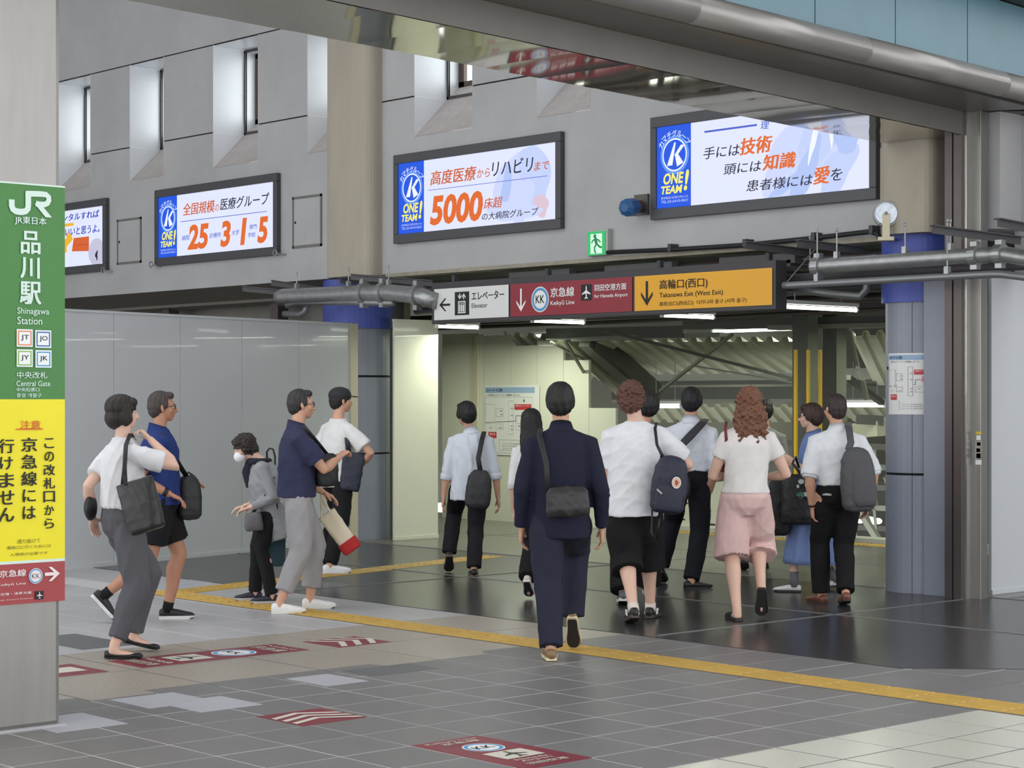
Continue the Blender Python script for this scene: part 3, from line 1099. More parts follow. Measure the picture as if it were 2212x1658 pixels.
# ================================================================== SIGNS AND SCREENS
E_white = rgb_emit('screen_white', (226, 232, 255))
E_blue = rgb_emit('screen_blue', (16, 84, 226))
E_blue2 = rgb_emit('screen_text_blue', (72, 96, 200))
E_orange = rgb_emit('screen_orange', (226, 104, 34))
E_orange2 = rgb_emit('screen_deep_orange', (206, 92, 44))
E_yellow = rgb_emit('screen_yellow', (246, 240, 110))
E_navy = rgb_emit('screen_dark', (30, 30, 52))
E_pale = rgb_emit('screen_pale_blue', (196, 210, 250))
E_pale2 = rgb_emit('screen_mid_blue', (178, 198, 246))
E_pale3 = rgb_emit('screen_light_lilac', (206, 216, 252))
E_logo = rgb_emit('screen_logo_white', (240, 246, 255))
E_glow = rgb_emit('screen_logo_glow', (96, 150, 245))
frame_m = mat('display_frame', (72, 72, 76), 0.45, var=.05)

YD = 13.455


def screen_box(x0, x1, z0, z1, label):
    e = thing('display_screen', label, 'screen', ((x0 + x1) / 2, WY, z0), 'backlit advertising screens on the concrete wall')
    b, bs = .10, .075
    mb = MB()
    for (a0, a1, c0, c1) in ((x0, x1, z0, z0 + b), (x0, x1, z1 - b, z1), (x0, x0 + bs, z0 + b, z1 - b), (x1 - bs, x1, z0 + b, z1 - b)):
        mb.box(a0, a1, YD - .02, WY, c0, c1)
    fr = mb.build('bezel', frame_m, e, bevel=.006)
    MB().box(x0 + bs, x1 - bs, YD + .0, WY - .01, z0 + b, z1 - b).build('display_panel', E_white, e)
    f = Face((0, YD - .002, 0), (1, 0, 0), (0, 0, 1), (0, -1, 0))
    return e, f, (x0 + bs, x1 - bs, z0 + b, z1 - b)


def blue_panel(e, f, box):
    x0, x1, z0, z1 = box
    H = z1 - z0
    wd = 0.435
    f.rect(x0, x0 + wd, z0, z1, E_blue, e, d=.002, name='blue_panel')
    X = lambda t: x0 + wd * t
    Z = lambda t: z1 - H * t
    cx, cz, r = X(.53), Z(.36), wd * .36
    f.ring(cx, cz, 0, r * 1.16, E_glow, e, d=.003, name='logo_glow')
    f.ring(cx, cz, 0, r * .93, E_blue, e, d=.0035, name='logo_disc')
    f.ring(cx, cz, r * .90, r * .99, E_logo, e, d=.0045, name='logo_ring')
    # italic K with a blade-like stem
    f.multi([[(cx - r * .62, cz - r * .62), (cx - r * .18, cz - r * .62), (cx + r * .10, cz + r * .74), (cx - r * .02, cz + r * .74)],
             [(cx - r * .02, cz - r * .02), (cx + r * .18, cz - r * .10), (cx + r * .80, cz + r * .52), (cx + r * .52, cz + r * .56)],
             [(cx + r * .02, cz + r * .02), (cx + r * .20, cz - r * .72), (cx + r * .72, cz - r * .52), (cx + r * .26, cz + r * .06)]], E_logo, e, d=.005, name='logo_letter')
    kana = 'カマチグループ'
    mb = MB()
    for i, ch in enumerate(kana):
        a, fs = textmesh(ch, 0.01)
        t = math.radians(148 - i * 19)
        rr = r * 1.28
        px_, pz_ = cx + rr * math.cos(t), cz + rr * math.sin(t)
        rot = t - math.pi / 2
        s_ = r * .38
        hs = .12 if ch == 'ー' else 1
        vs = []
        for v in a:
            lx, lz = (v[0] - .5) * s_, (v[1] - .5) * s_ * hs
            vs.append(f.p(px_ + lx * math.cos(rot) - lz * math.sin(rot), pz_ + lx * math.sin(rot) + lz * math.cos(rot), .005))
        mb.add(vs, fs)
    mb.build('lettering', E_logo, e)
    f.text('ONE', X(.20), X(.80), Z(.715), Z(.575), E_yellow, e, bold=.035, shear=.2, d=.005)
    f.text('TEAM', X(.13), X(.76), Z(.83), Z(.73), E_yellow, e, bold=.035, shear=.2, d=.005)
    f.text('!', X(.80), X(.95), Z(.81), Z(.555), E_yellow, e, bold=.035, shear=.2, d=.005)
    f.text('東京都品川区東大井6-3-22', X(.13), X(.92), Z(.893), Z(.862), E_pale3, e, d=.005)
    f.text('TEL.03-6410-0631', X(.13), X(.92), Z(.94), Z(.908), E_pale3, e, d=.005)


ZS0, ZS1 = 3.31, 4.278
S3 = (130, 50, .3619)
e, f, bx = screen_box(aty(333, 574, YD - .02).x, aty(597, 555, YD - .02).x, ZS0, ZS1, 'backlit screen reading 25, 3, 1 and 5 in orange numerals, left of the warm pilaster')
blue_panel(e, f, bx)
for s_, q, m_, b_ in (('全国規模', (735, 1150, 925, 1052), E_orange2, .02), ('の', (925, 1122, 950, 1080), E_orange2, .01), ('医療グループ', (957, 1118, 1250, 1008), E_navy, .015),
                  ('病院', (728, 1298, 775, 1262), E_blue2, .01), ('25', (762, 1355, 888, 1190), E_orange, .04), ('診療所', (893, 1284, 962, 1245), E_blue2, .01), ('3', (957, 1338, 1020, 1175), E_orange, .04),
                  ('大学', (1024, 1268, 1070, 1230), E_blue2, .01), ('1', (1076, 1325, 1116, 1160), E_orange, .04), ('専門', (1130, 1232, 1175, 1197), E_blue2, .01), ('学校', (1122, 1280, 1168, 1245), E_blue2, .01), ('5', (1178, 1315, 1243, 1150), E_orange, .04)):
    x0, x1, y0, y1 = zb(f, S3, *q)
    f.text(s_, x0, x1, y0, y1, m_, e, bold=b_, shear=.15, d=.004)
x0, x1, y0, y1 = zb(f, S3, 720, 1187, 1235, 1122)
f.rect(x0, x1, y0 + .0, y0 + .008, E_blue2, e, d=.004, name='rule')

S4 = (820, 50, .3619)
e, f, bx = screen_box(aty(849, 527, YD - .02).x, aty(1210, 493, YD - .02).x, ZS0, ZS1, 'backlit screen with a large orange 5000, between the warm pilaster and the exit sign')
blue_panel(e, f, bx)


def blob(f, cx, cz, rx, rz, m, e, rot=0.0, d=.0025, n=28, wob=.12, box=None, seed=0):
    rnd = random.Random(seed)
    ph = rnd.random() * 6
    pts = []
    for i in range(n):
        t = 2 * math.pi * i / n
        k = 1 + wob * math.sin(3 * t + ph) + wob * .5 * math.sin(5 * t + 2 * ph)
        x, z = rx * k * math.cos(t), rz * k * math.sin(t)
        x, z = x * math.cos(rot) - z * math.sin(rot) + cx, x * math.sin(rot) + z * math.cos(rot) + cz
        pts.append((min(max(x, box[0]), box[1]), min(max(z, box[2]), box[3])))
    return f.poly(pts, m, e, d=d, name='picture_shape')


# faint picture of hands in white clothes at the right of the screen
for i, (cx, cz, rx, rz, m_, rot) in enumerate(((-14.75, 3.80, .30, .30, E_pale3, .3), (-14.45, 3.85, .22, .36, E_pale, .2), (-14.62, 3.62, .12, .26, E_pale3, -.4), (-14.88, 3.78, .07, .26, E_pale2, -.25), (-14.35, 3.56, .10, .12, mat('screen_hand', (222, 196, 214), emit=1), .4), (-14.60, 3.50, .28, .06, E_pale3, .1), (-14.95, 3.55, .22, .10, E_pale3, -.2))):
    blob(f, cx, cz, rx, rz, m_, e, rot, d=.0022 + i * .0001, box=(bx[0] + .45, bx[1], bx[2], bx[3]), seed=i)
for s_, q, m_, b_ in (('高度医療', (305, 970, 580, 848), E_orange2, .02), ('から', (582, 925, 660, 862), E_orange2, .01), ('リハビリ', (672, 915, 920, 792), E_navy, .015), ('まで', (925, 882, 1015, 818), E_orange2, .015),
                  ('5000', (302, 1210, 618, 995), E_orange, .04), ('床超', (622, 1110, 735, 1032), E_orange2, .015), ('の大病院グループ', (612, 1178, 950, 1097), E_navy, .012)):
    x0, x1, y0, y1 = zb(f, S4, *q)
    f.text(s_, x0, x1, y0, y1, m_, e, bold=b_, shear=.15, d=.004)
x0, x1, y0, y1 = zb(f, S4, 290, 1000, 1005, 922)
f.rect(x0, x1, y0, y0 + .006, E_blue2, e, d=.004, name='rule')

S5 = (1380, 200, .3761)
e, f, bx = screen_box(aty(1404, 475, YD - .02).x, aty(1892, 427, YD - .02).x, ZS0, ZS1, 'backlit screen with three slanted lines of slogan, partly behind the overhead beam')
blue_panel(e, f, bx)
for i, (cx, cz, rx, rz, m_, rot) in enumerate(((-11.0, 3.75, .55, .28, E_pale3, .6), (-10.75, 3.95, .35, .22, E_pale, .7), (-10.6, 3.60, .28, .14, E_pale, .9), (-10.95, 3.62, .10, .30, E_pale2, -.5), (-10.85, 3.95, .03, .28, E_logo, -.25), (-10.5, 3.85, .14, .12, E_pale2, .3), (-11.2, 3.5, .18, .05, E_pale2, .5), (-10.68, 3.98, .02, .2, E_logo, .1))):
    blob(f, cx, cz, rx, rz, m_, e, rot, d=.0022 + i * .0001, box=(bx[0] + .45, bx[1], bx[2], bx[3]), seed=i + 9)
for s_, q, m_, b_ in (('手には', (372, 385, 582, 290), E_navy, .01), ('技術', (580, 362, 770, 240), E_orange, .035), ('頭には', (488, 475, 705, 388), E_navy, .01), ('知識', (710, 450, 905, 335), E_orange, .035),
                  ('患者様には', (618, 570, 1000, 464), E_navy, .01), ('愛', (1002, 530, 1100, 418), E_orange, .035), ('を', (1104, 508, 1172, 430), E_navy, .01), ('理', (700, 212, 750, 160), E_blue2, .01)):
    x0, x1, y0, y1 = zb(f, S5, *q)
    f.text(s_, x0, x1, y0, y1, m_, e, bold=b_, shear=.15, d=.004)
x0, x1, y0, y1 = zb(f, S5, 378, 228, 680, 186)
f.rect(x0, x1, y0 - .006, y0 + .012, E_blue2, e, d=.004, name='rule')

S0 = (130, 420, .1086)
e, f, bx = screen_box(aty(227, 588, YD - .02).x - 2.66, aty(227, 588, YD - .02).x, ZS0, ZS1, 'backlit screen with blue lettering over an orange wallet, leftmost behind the banner column')
x0, x1, y0, y1 = zb(f, S0, 235, 1160, 575, 830)
f.poly([(x0, y0 + .02), (x1, y0), (x1, y1), (x0 + .05, y1)], rgb_emit('screen_wallet', (214, 96, 40)), e, d=.0022, name='picture_shape')
f.rect(x0 + .03, x1 - .01, y0 + (y1 - y0) * .46, y0 + (y1 - y0) * .50, rgb_emit('screen_wallet_fold', (180, 74, 34)), e, d=.0026, name='picture_shape')
x0, x1, y0, y1 = zb(f, S0, -40, 1170, 135, 880)
f.rect(x0, x1, y0, y1, rgb_emit('screen_wallet_yellow', (240, 180, 40)), e, d=.0022, name='picture_shape')
f.poly([(x1, y0 + .08), (x1 + .16, y1 - .02), (x1 + .12, y1 + .05), (x1 - .02, y0 + .3)], rgb_emit('screen_wallet_yellow', (240, 180, 40)), e, d=.0024, name='picture_shape')
x0, x1, y0, y1 = zb(f, S0, 95, 640, 270, 560)
f.rect(x0, x1, y0, y1, rgb_emit('screen_wallet_yellow', (240, 180, 40)), e, d=.0024, name='picture_shape')
blob(f, bx[1] - .18, bx[2] + .16, .20, .19, rgb_emit('screen_grey', (196, 196, 220)), e, d=.0023, box=bx, wob=.02)
blob(f, bx[1] - .17, bx[2] + .12, .03, .06, E_navy, e, d=.0025, box=bx, wob=.3)
for s_, q in (('レンタルすれば', (-60, 560, 785, 300)), ('いいと思うよ。', (105, 830, 790, 585))):
    x0, x1, y0, y1 = zb(f, S0, *q)
    f.text(s_, x0, x1, y0, y1, E_logo, e, bold=.09, shear=.1, d=.0035)
    f.text(s_, x0, x1, y0, y1, rgb_emit('screen_royal', (40, 58, 190)), e, bold=.035, shear=.1, d=.0045)
# little cameras hooks at the frame corners
for (u, v, lab) in ((222, 583, 'small round hook at the lower corner of the leftmost screen'), (326, 571, 'small round hook left of the orange numeral screen'), (594, 546, 'small round hook right of the orange numeral screen')):
    p = aty(u, v, YD - .07)
    n = MB()
    ring = [(p.x + .035 * math.cos(t * math.pi / 8), p.y, p.z + .035 * math.sin(t * math.pi / 8)) for t in range(17)]
    n.tube(ring, .008, 6)
    n.bar((p.x + .03, p.y, p.z - .01), (p.x + .06, WY, p.z - .02), .02, .02)
    n.build('hook', galv, label=lab, cat='hook', loc=p)

# ---------------------------------------------------------------- hanging direction sign
SG = thing('direction_sign', 'long hanging direction sign in white, dark red and yellow panels over the passage', 'sign', (-13.2, 13.0, 2.39))
MB().box(-15.515, -10.91, 12.99, 13.14, 2.388, 2.812).build('casing', mat('sign_casing', (58, 56, 60), .5), SG, bevel=.004)
f = Face((0, 12.985, 0), (1, 0, 0), (0, 0, 1), (0, -1, 0))
Z6 = (920, 540, .3526)
zlo, zhi = 2.425, 2.745


def signx(u):
    return f.px(920 + u * .3526, 640)[0]


W_sign = mat('sign_white', (222, 222, 220), .45)
R_sign = mat('sign_red', (140, 38, 50), .45)
Y_sign = mat('sign_yellow', (228, 166, 34), .45)
f.rect(signx(52), signx(508), zlo, zhi, W_sign, SG, d=.003, name='white_panel')
f.rect(signx(520), signx(1265), zlo, zhi, R_sign, SG, d=.003, name='red_panel')
f.rect(signx(1280), signx(2123), zlo, zhi, Y_sign, SG, d=.003, name='yellow_panel')


def ztext(s_, q, m_, b_=.012, e_=SG, ff=f, Z=Z6, sh=0):
    x0, x1, y0, y1 = zb(ff, Z, *q)
    ff.text(s_, x0, x1, y0, y1, m_, e_, bold=b_, shear=sh, d=.006)


def zc(u, v, ff=f, Z=Z6):
    return ff.px(Z[0] + u * Z[2], Z[1] + v * Z[2])


c = zc(118, 335)
f.multi(arrow_polys(c[0], c[1], .17, math.pi, .022, .085), M_black, SG, d=.006, name='arrow')
x0, x1, y0, y1 = zb(f, Z6, 179, 400, 267, 252)
f.rect(x0, x1, y0, y1, M_black, SG, d=.005, name='pictogram')
wx, hy_ = x1 - x0, y1 - y0
polys = []
bx0, bx1, by0, by1 = x0 + wx * .24, x1 - wx * .24, y0 + hy_ * .08, y0 + hy_ * .60
t_ = wx * .05
polys += [[(bx0, by0), (bx1, by0), (bx1, by0 + t_), (bx0, by0 + t_)], [(bx0, by1 - t_), (bx1, by1 - t_), (bx1, by1), (bx0, by1)], [(bx0, by0), (bx0 + t_, by0), (bx0 + t_, by1), (bx0, by1)], [(bx1 - t_, by0), (bx1, by0), (bx1, by1), (bx1 - t_, by1)]]
for k in range(3):
    mx_ = bx0 + (bx1 - bx0) * (.26 + .24 * k)
    polys.append([(mx_ - wx * .045, by0 + hy_ * .07), (mx_ + wx * .045, by0 + hy_ * .07), (mx_ + wx * .045, by0 + hy_ * .36), (mx_ - wx * .045, by0 + hy_ * .36)])
    polys.append([(mx_ - wx * .03, by0 + hy_ * .38), (mx_ + wx * .03, by0 + hy_ * .38), (mx_ + wx * .03, by0 + hy_ * .44), (mx_ - wx * .03, by0 + hy_ * .44)])
polys += arrow_polys(x0 + wx * .36, y0 + hy_ * .80, hy_ * .26, -math.pi / 2, wx * .06, wx * .16)
polys += arrow_polys(x0 + wx * .64, y0 + hy_ * .80, hy_ * .26, math.pi / 2, wx * .06, wx * .16)
f.multi(polys, M_white, SG, d=.007, name='pictogram_figure')
ztext('エレベーター', (283, 307, 482, 243), M_black)
ztext('Elevator', (283, 355, 378, 322), mat('print_grey', (70, 70, 74), .6), .003)
c = zc(585, 306)
f.multi(arrow_polys(c[0], c[1], .225, -math.pi / 2, .024, .085), M_white, SG, d=.006, name='arrow')
c = zc(702, 302)
f.ring(c[0], c[1], 0, .124, M_white, SG, d=.005, name='line_symbol')
f.ring(c[0], c[1], .088, .114, mat('line_blue', (84, 152, 204), .5), SG, d=.006, name='line_ring')
f.text('KK', c[0] - .062, c[0] + .062, c[1] - .036, c[1] + .04, M_black, SG, bold=.01, d=.007)
ztext('京急線', (766, 290, 912, 222), M_white, .02)
ztext('Keikyū Line', (766, 345, 912, 303), M_white, .008)
x0, x1, y0, y1 = zb(f, Z6, 953, 310, 1018, 208)
f.rect(x0, x1, y0, y1, M_black, SG, d=.005, name='pictogram')
f.multi(plane_polys((x0 + x1) / 2, (y0 + y1) / 2, (y1 - y0) * .86), M_white, SG, d=.007, name='pictogram_figure')
ztext('羽田空港方面', (1032, 252, 1231, 199), M_white, .02)
ztext('for Haneda Airport', (1034, 300, 1238, 260), M_white, .008)
c = zc(1356, 265)
f.multi(arrow_polys(c[0], c[1], .225, -math.pi / 2, .028, .095), M_black, SG, d=.006, name='arrow')
ztext('高輪口(西口)', (1433, 250, 1728, 165), M_black)
ztext('Takanawa Exit (West Exit)', (1433, 300, 1822, 240), M_black, .004)
ztext('高轮出口(西出口)  다카나와 출구 (서쪽 출구)', (1433, 348, 1967, 290), mat('print_brown', (74, 58, 26), .6), .004)
# hangers of the sign
for xx in (-15.3, -13.9, -12.4, -11.1):
    MB().box(xx, xx + .04, 13.08, 13.13, 2.81, 2.885).build('hanger', dark_metal, SG)
MB().bar((-10.86, 13.05, 2.60), (-10.75, 13.4, 2.97), .008, .008).build('stay_wire', galv, SG)
# ---------------------------------------------------------------- exit sign
EX = thing('exit_sign', 'green lit emergency exit sign with a running figure on the concrete wall', 'sign', (-13.6, 13.4, 3.03))
a, b = aty(1270, 552, 13.43), aty(1308, 498, 13.43)
MB().box(a.x - .02, b.x + .03, 13.43, 13.5, a.z - .005, b.z + .02).build('housing', mat('pale_housing', (170, 172, 168), .4), EX, bevel=.004)
fe = Face((0, 13.425, 0), (1, 0, 0), (0, 0, 1), (0, -1, 0))
E_g = rgb_emit('exit_green', (50, 190, 110), 1.0)
E_gw = rgb_emit('exit_white', (214, 250, 226), 1.0)
fe.rect(a.x, b.x, a.z, b.z, E_g, EX, d=.002, name='lit_face')
wx, hz = b.x - a.x, b.z - a.z
fe.rect(a.x + wx * .18, a.x + wx * .84, a.z + hz * .06, b.z - hz * .10, E_gw, EX, d=.004, name='doorway_symbol')
E_gd = rgb_emit('exit_dark_green', (20, 130, 70), 1.0)
Q = lambda u, v: (a.x + wx * u, a.z + hz * v)
fe.ring(*Q(.44, .80), 0, wx * .085, E_gd, EX, d=.006, name='running_figure', n=14)
pl = []
for pts, wd in (([Q(.46, .72), Q(.54, .46)], wx * .15), ([Q(.46, .68), Q(.30, .60), Q(.26, .50)], wx * .06), ([Q(.50, .68), Q(.66, .62), Q(.76, .52)], wx * .06), ([Q(.54, .46), Q(.42, .32), Q(.44, .12)], wx * .08), ([Q(.56, .46), Q(.70, .34), Q(.84, .30)], wx * .08), ([Q(.44, .12), Q(.52, .10)], wx * .06)):
    pl += stroke(pts, wd)
fe.multi(pl, E_gd, EX, d=.006, name='running_figure')

# ---------------------------------------------------------------- banner on the stainless column
BN = thing('banner', 'green, yellow and dark red station banner wrapped on the stainless column', 'banner', (-8.65, 4.2, .62))
XB = -8.655
fb_ = Face((XB + .004, 0, 0), (0, 1, 0), (0, 0, 1), (1, 0, 0))
Zg, Zy = (0, 380, .2896), (0, 850, .2896)
yR = 4.875
ztop, zgy, zyw, zwr, zbot = fb_.px(120, 404)[1], fb_.px(120, 862)[1], fb_.px(120, 1206)[1], fb_.px(120, 1212)[1], fb_.px(120, 1298)[1]
G_ban = mat('banner_green', (62, 124, 56), .42, var=.06, vscale=3)
Y_ban = mat('banner_yellow', (232, 218, 20), .42, var=.03, vscale=3)
R_ban = mat('banner_red', (160, 62, 66), .42, var=.04, vscale=3)
WH_b = mat('banner_white', (208, 228, 220), .45)


def band(z0, z1, m_, nm, t=.008):
    MB().box(XB - .004, XB + t - .004, 3.65, yR, z0, z1).build(nm, m_, BN)


band(zgy, ztop, G_ban, 'green_sheet')
band(zyw, zgy, Y_ban, 'yellow_sheet')
band(zwr, zyw, WH_b, 'white_sheet')
band(zbot, zwr, R_ban, 'red_sheet')
MB().box(XB - .004, XB + .006, 3.65, yR, ztop, ztop + .008).build('top_edge', WH_b, BN)
tkw = dict(e_=BN, ff=fb_)


def gz(u, v):
    return fb_.px(u * .2896, 380 + v * .2896)


pj = [gz(*p) for p in ((83, 175), (83, 222), (92, 248), (112, 262), (140, 268), (165, 268), (188, 262), (203, 245), (206, 215), (206, 118))]
pr = [gz(*p) for p in ((190, 132), (240, 133), (300, 135), (340, 140), (358, 158), (360, 180), (350, 203), (325, 214), (285, 212), (262, 205))]
wj = (gz(105, 200)[0] - gz(62, 200)[0])
fb_.multi(stroke(pj, wj * 1.0) + stroke(pr, wj * .9), WH_b, BN, d=.006, name='logo_stroke')
fb_.multi([[gz(252, 205), gz(296, 205), gz(383, 310), gz(335, 308)]], WH_b, BN, d=.006, name='logo_stroke')
ztext('JR東日本', (105, 362, 342, 312), WH_b, .02, BN, fb_, Zg)
for ch, q in (('品', (150, 578, 297, 415)), ('川', (146, 762, 292, 610)), ('駅', (142, 955, 303, 790))):
    ztext(ch, q, WH_b, .03, BN, fb_, Zg)
ztext('Shinagawa', (125, 1040, 362, 988), WH_b, .004, BN, fb_, Zg)
ztext('Station', (125, 1104, 310, 1054), WH_b, .004, BN, fb_, Zg)
for s_, u, v, c_ in (('JT', 120, 1142, (226, 130, 90)), ('JO', 258, 1150, (40, 90, 170)), ('JY', 120, 1292, (130, 180, 80)), ('JK', 260, 1298, (60, 150, 210))):
    x0, x1, y0, y1 = zb(fb_, Zg, u, v + 130, u + 120, v + 2)
    fb_.rect(x0, x1, y0, y1, mat('badge_white', (232, 236, 236), .45), BN, d=.006, name='line_badge')
    k = (x1 - x0) * .08
    mc = mat('badge_%s' % s_, c_, .5)
    mb = MB()
    a0, a1, b0, b1 = x0 + k, x1 - k, y0 + k, y1 - k
    t_ = k * .8
    fb_.multi([[(a0, b0), (a1, b0), (a1, b0 + t_), (a0, b0 + t_)], [(a0, b1 - t_), (a1, b1 - t_), (a1, b1), (a0, b1)], [(a0, b0 + t_), (a0 + t_, b0 + t_), (a0 + t_, b1 - t_), (a0, b1 - t_)], [(a1 - t_, b0 + t_), (a1, b0 + t_), (a1, b1 - t_), (a1 - t_, b1 - t_)]], mc, BN, d=.007, name='badge_border')
    w_ = x1 - x0
    fb_.text(s_, x0 + w_ * .26, x1 - w_ * .24, y0 + (y1 - y0) * .34, y0 + (y1 - y0) * .68, M_black, BN, bold=.004, d=.008)
ztext('中央改札', (122, 1508, 348, 1460), WH_b, .01, BN, fb_, Zg)
ztext('Central Gate', (118, 1566, 370, 1528), WH_b, .004, BN, fb_, Zg)
ztext('中央检票口', (120, 1606, 290, 1578), WH_b, .004, BN, fb_, Zg)
ztext('중앙 개찰구', (120, 1650, 306, 1620), WH_b, .004, BN, fb_, Zg)
O_b = mat('banner_orange', (214, 96, 30), .5)
ztext('注意', (148, 264, 298, 198), O_b, .01, BN, fb_, Zy)
x0, x1, y0, y1 = zb(fb_, Zy, 115, 274, 315, 268)
fb_.rect(x0, x1, y0 + .003, y0 + .009, O_b, BN, d=.006, name='underline')
for s_, q in (('この改札口から', (318, 1018, 408, 318)), ('京急線には', (152, 952, 275, 315)), ('行けません', (-18, 968, 105, 325))):
    x0, x1, y0, y1 = zb(fb_, Zy, *q)
    fb_.text(s_, x0, x1, y0, y1, M_black, BN, bold=.022, d=.006, vertical=True)
OL = mat('banner_olive', (120, 112, 30), .5)
ztext('通り抜けて', (125, 1118, 298, 1076), OL, .004, BN, fb_, Zy)
ztext('乗換口に行くためには', (48, 1162, 376, 1118), OL, .004, BN, fb_, Zy)
ztext('入場券が必要です', (70, 1212, 353, 1172), OL, .004, BN, fb_, Zy)
PK = mat('banner_pale', (232, 220, 218), .5)
ztext('京急線', (-10, 1372, 190, 1305), PK, .02, BN, fb_, Zy)
ztext('Keikyū Line', (-22, 1440, 188, 1402), PK, .006, BN, fb_, Zy)
ztext('羽田空港・浅草方面', (-70, 1512, 230, 1470), PK, .012, BN, fb_, Zy)
ztext('Haneda Airport-Asakusa', (-60, 1550, 242, 1518), PK, .004, BN, fb_, Zy)
c = fb_.px(262 * .2896, 850 + 1358 * .2896)
rr = abs(fb_.px(262 * .2896, 850 + 1300 * .2896)[1] - c[1])
fb_.ring(c[0], c[1], 0, rr, PK, BN, d=.006, name='line_symbol')
fb_.ring(c[0], c[1], rr * .76, rr * .92, mat('line_blue', (84, 152, 204), .5), BN, d=.007, name='line_ring')
fb_.text('KK', c[0] - rr * .55, c[0] + rr * .55, c[1] - rr * .3, c[1] + rr * .33, mat('print_navy', (50, 60, 90), .5), BN, bold=-.012, d=.008)
cl_, cr_ = fb_.px(330 * .2896, 850 + 1346 * .2896), fb_.px(442 * .2896, 850 + 1344 * .2896)
c = ((cl_[0] + cr_[0]) / 2, cl_[1])
fb_.multi(arrow_polys(c[0], c[1], cr_[0] - cl_[0], 0, .016, .045), PK, BN, d=.006, name='arrow')
x0, x1, y0, y1 = zb(fb_, Zy, 258, 1534, 320, 1468)
fb_.rect(x0, x1, y0, y1, M_black, BN, d=.006, name='pictogram')
fb_.multi(plane_polys((x0 + x1) / 2, (y0 + y1) / 2, (y1 - y0) * .86), PK, BN, d=.008, name='pictogram_figure')

# ---------------------------------------------------------------- floor stickers
R_st = mat('sticker_dark_red', (126, 40, 54), .4, var=.12, vscale=6)
C_st = mat('sticker_cream', (208, 204, 190), .45)


def sticker(x0, x1, y0, y1, label, R=R_st):
    e = thing('floor_sticker', label, 'floor sticker', ((x0 + x1) / 2, (y0 + y1) / 2, 0))
    z = .0016
    MB().box(x0, x1, y0, y1, -.001, z).build('sheet', R, e)
    # own axes: right = +y, up = -x (read while walking towards the passage)
    return e, z


def chevrons(e, f, L, W, flip=False):
    polys = []
    for k in range(3):
        o = .10 + .23 * k
        pts = [(.03, o + .19), (.50, o), (.97, o + .30)]
        if flip:
            pts = [(a, 1 - b) for a, b in pts]
        th = .11
        p = [(a * W, b * L) for a, b in pts]
        t = th * L * (-1 if flip else 1)
        polys.append([p[0], p[1], (p[1][0], p[1][1] + t), (p[0][0], p[0][1] + t)])
        polys.append([p[1], p[2], (p[2][0], p[2][1] + t), (p[1][0], p[1][1] + t)])
    f.multi(polys, C_st, e, d=.001, name='chevron')


def stick_face(x0, y0, z):
    # right=+y, up'=+x measured from (x0,y0)
    return Face((x0, y0, z), (0, 1, 0), (1, 0, 0), (0, 0, 1))


e, z = sticker(-8.235, -7.845, 5.73, 6.14, 'dark red floor sticker with three cream chevrons, nearest the camera')
chevrons(e, stick_face(-8.235, 5.73, z), .39, .41)
q = [gp(*p) for p in ((665, 1388), (762, 1376), (835, 1385), (735, 1395))]
cx, cy = sum(p.x for p in q) / 4, sum(p.y for p in q) / 4
e, z = sticker(cx - .2, cx + .2, cy - .22, cy + .22, 'dark red floor sticker with three chevrons on the granite strip')
fz = stick_face(cx - .2, cy - .22, z)
pc = []
for k in range(3):
    o = .27 * k
    p = [((b_ + o) * .44, a_ * .4) for a_, b_ in ((.03, .06), (.44, .37), (.96, .08))]
    t = .12 * .44
    pc.append([p[0], p[1], (p[1][0] + t, p[1][1]), (p[0][0] + t, p[0][1])])
    pc.append([p[1], p[2], (p[2][0] + t, p[2][1]), (p[1][0] + t, p[1][1])])
fz.multi(pc, C_st, e, d=.001, name='chevron')


def kk_sticker(x0, y0, Lx, Wy, label, away=True):
    """long axis along x; lettering reads along +y with its top towards -x (or turned round)"""
    e, z = sticker(x0, x0 + Lx, y0, y0 + Wy, label)
    if away:
        f = Face((x0 + Lx, y0, z), (0, 1, 0), (-1, 0, 0), (0, 0, 1))
    else:
        f = Face((x0, y0 + Wy, z), (0, -1, 0), (1, 0, 0), (0, 0, 1))
    L, W = Lx, Wy
    f.text('Keikyū Line', W * .12, W * .88, L * .915, L * .965, C_st, e, bold=.01, d=.001)
    f.text('京急線', W * .24, W * .80, L * .84, L * .90, C_st, e, bold=.02, d=.001)
    r = W * .25
    f.ring(W * .52, L * .66, 0, r, M_white, e, d=.001, name='line_symbol')
    f.ring(W * .52, L * .66, r * .74, r * .92, mat('line_blue', (84, 152, 204), .5), e, d=.0015, name='line_ring')
    f.text('KK', W * .52 - r * .55, W * .52 + r * .55, L * .66 - r * .3, L * .66 + r * .32, M_black, e, bold=.01, d=.002)
    f.rect(W * .22, W * .80, L * .28, L * .50, C_st, e, d=.001, name='pictogram')
    f.multi(plane_polys(W * .51, L * .39, L * .19), mat('sticker_dark', (70, 70, 66), .5), e, d=.0015, name='pictogram_figure')
    f.text('Haneda', W * .26, W * .74, L * .215, L * .255, C_st, e, bold=.01, d=.001)
    f.text('Airport', W * .26, W * .74, L * .155, L * .205, C_st, e, bold=.01, d=.001)
    f.text('羽田空港', W * .20, W * .80, L * .07, L * .13, C_st, e, bold=.02, d=.001)
    return e


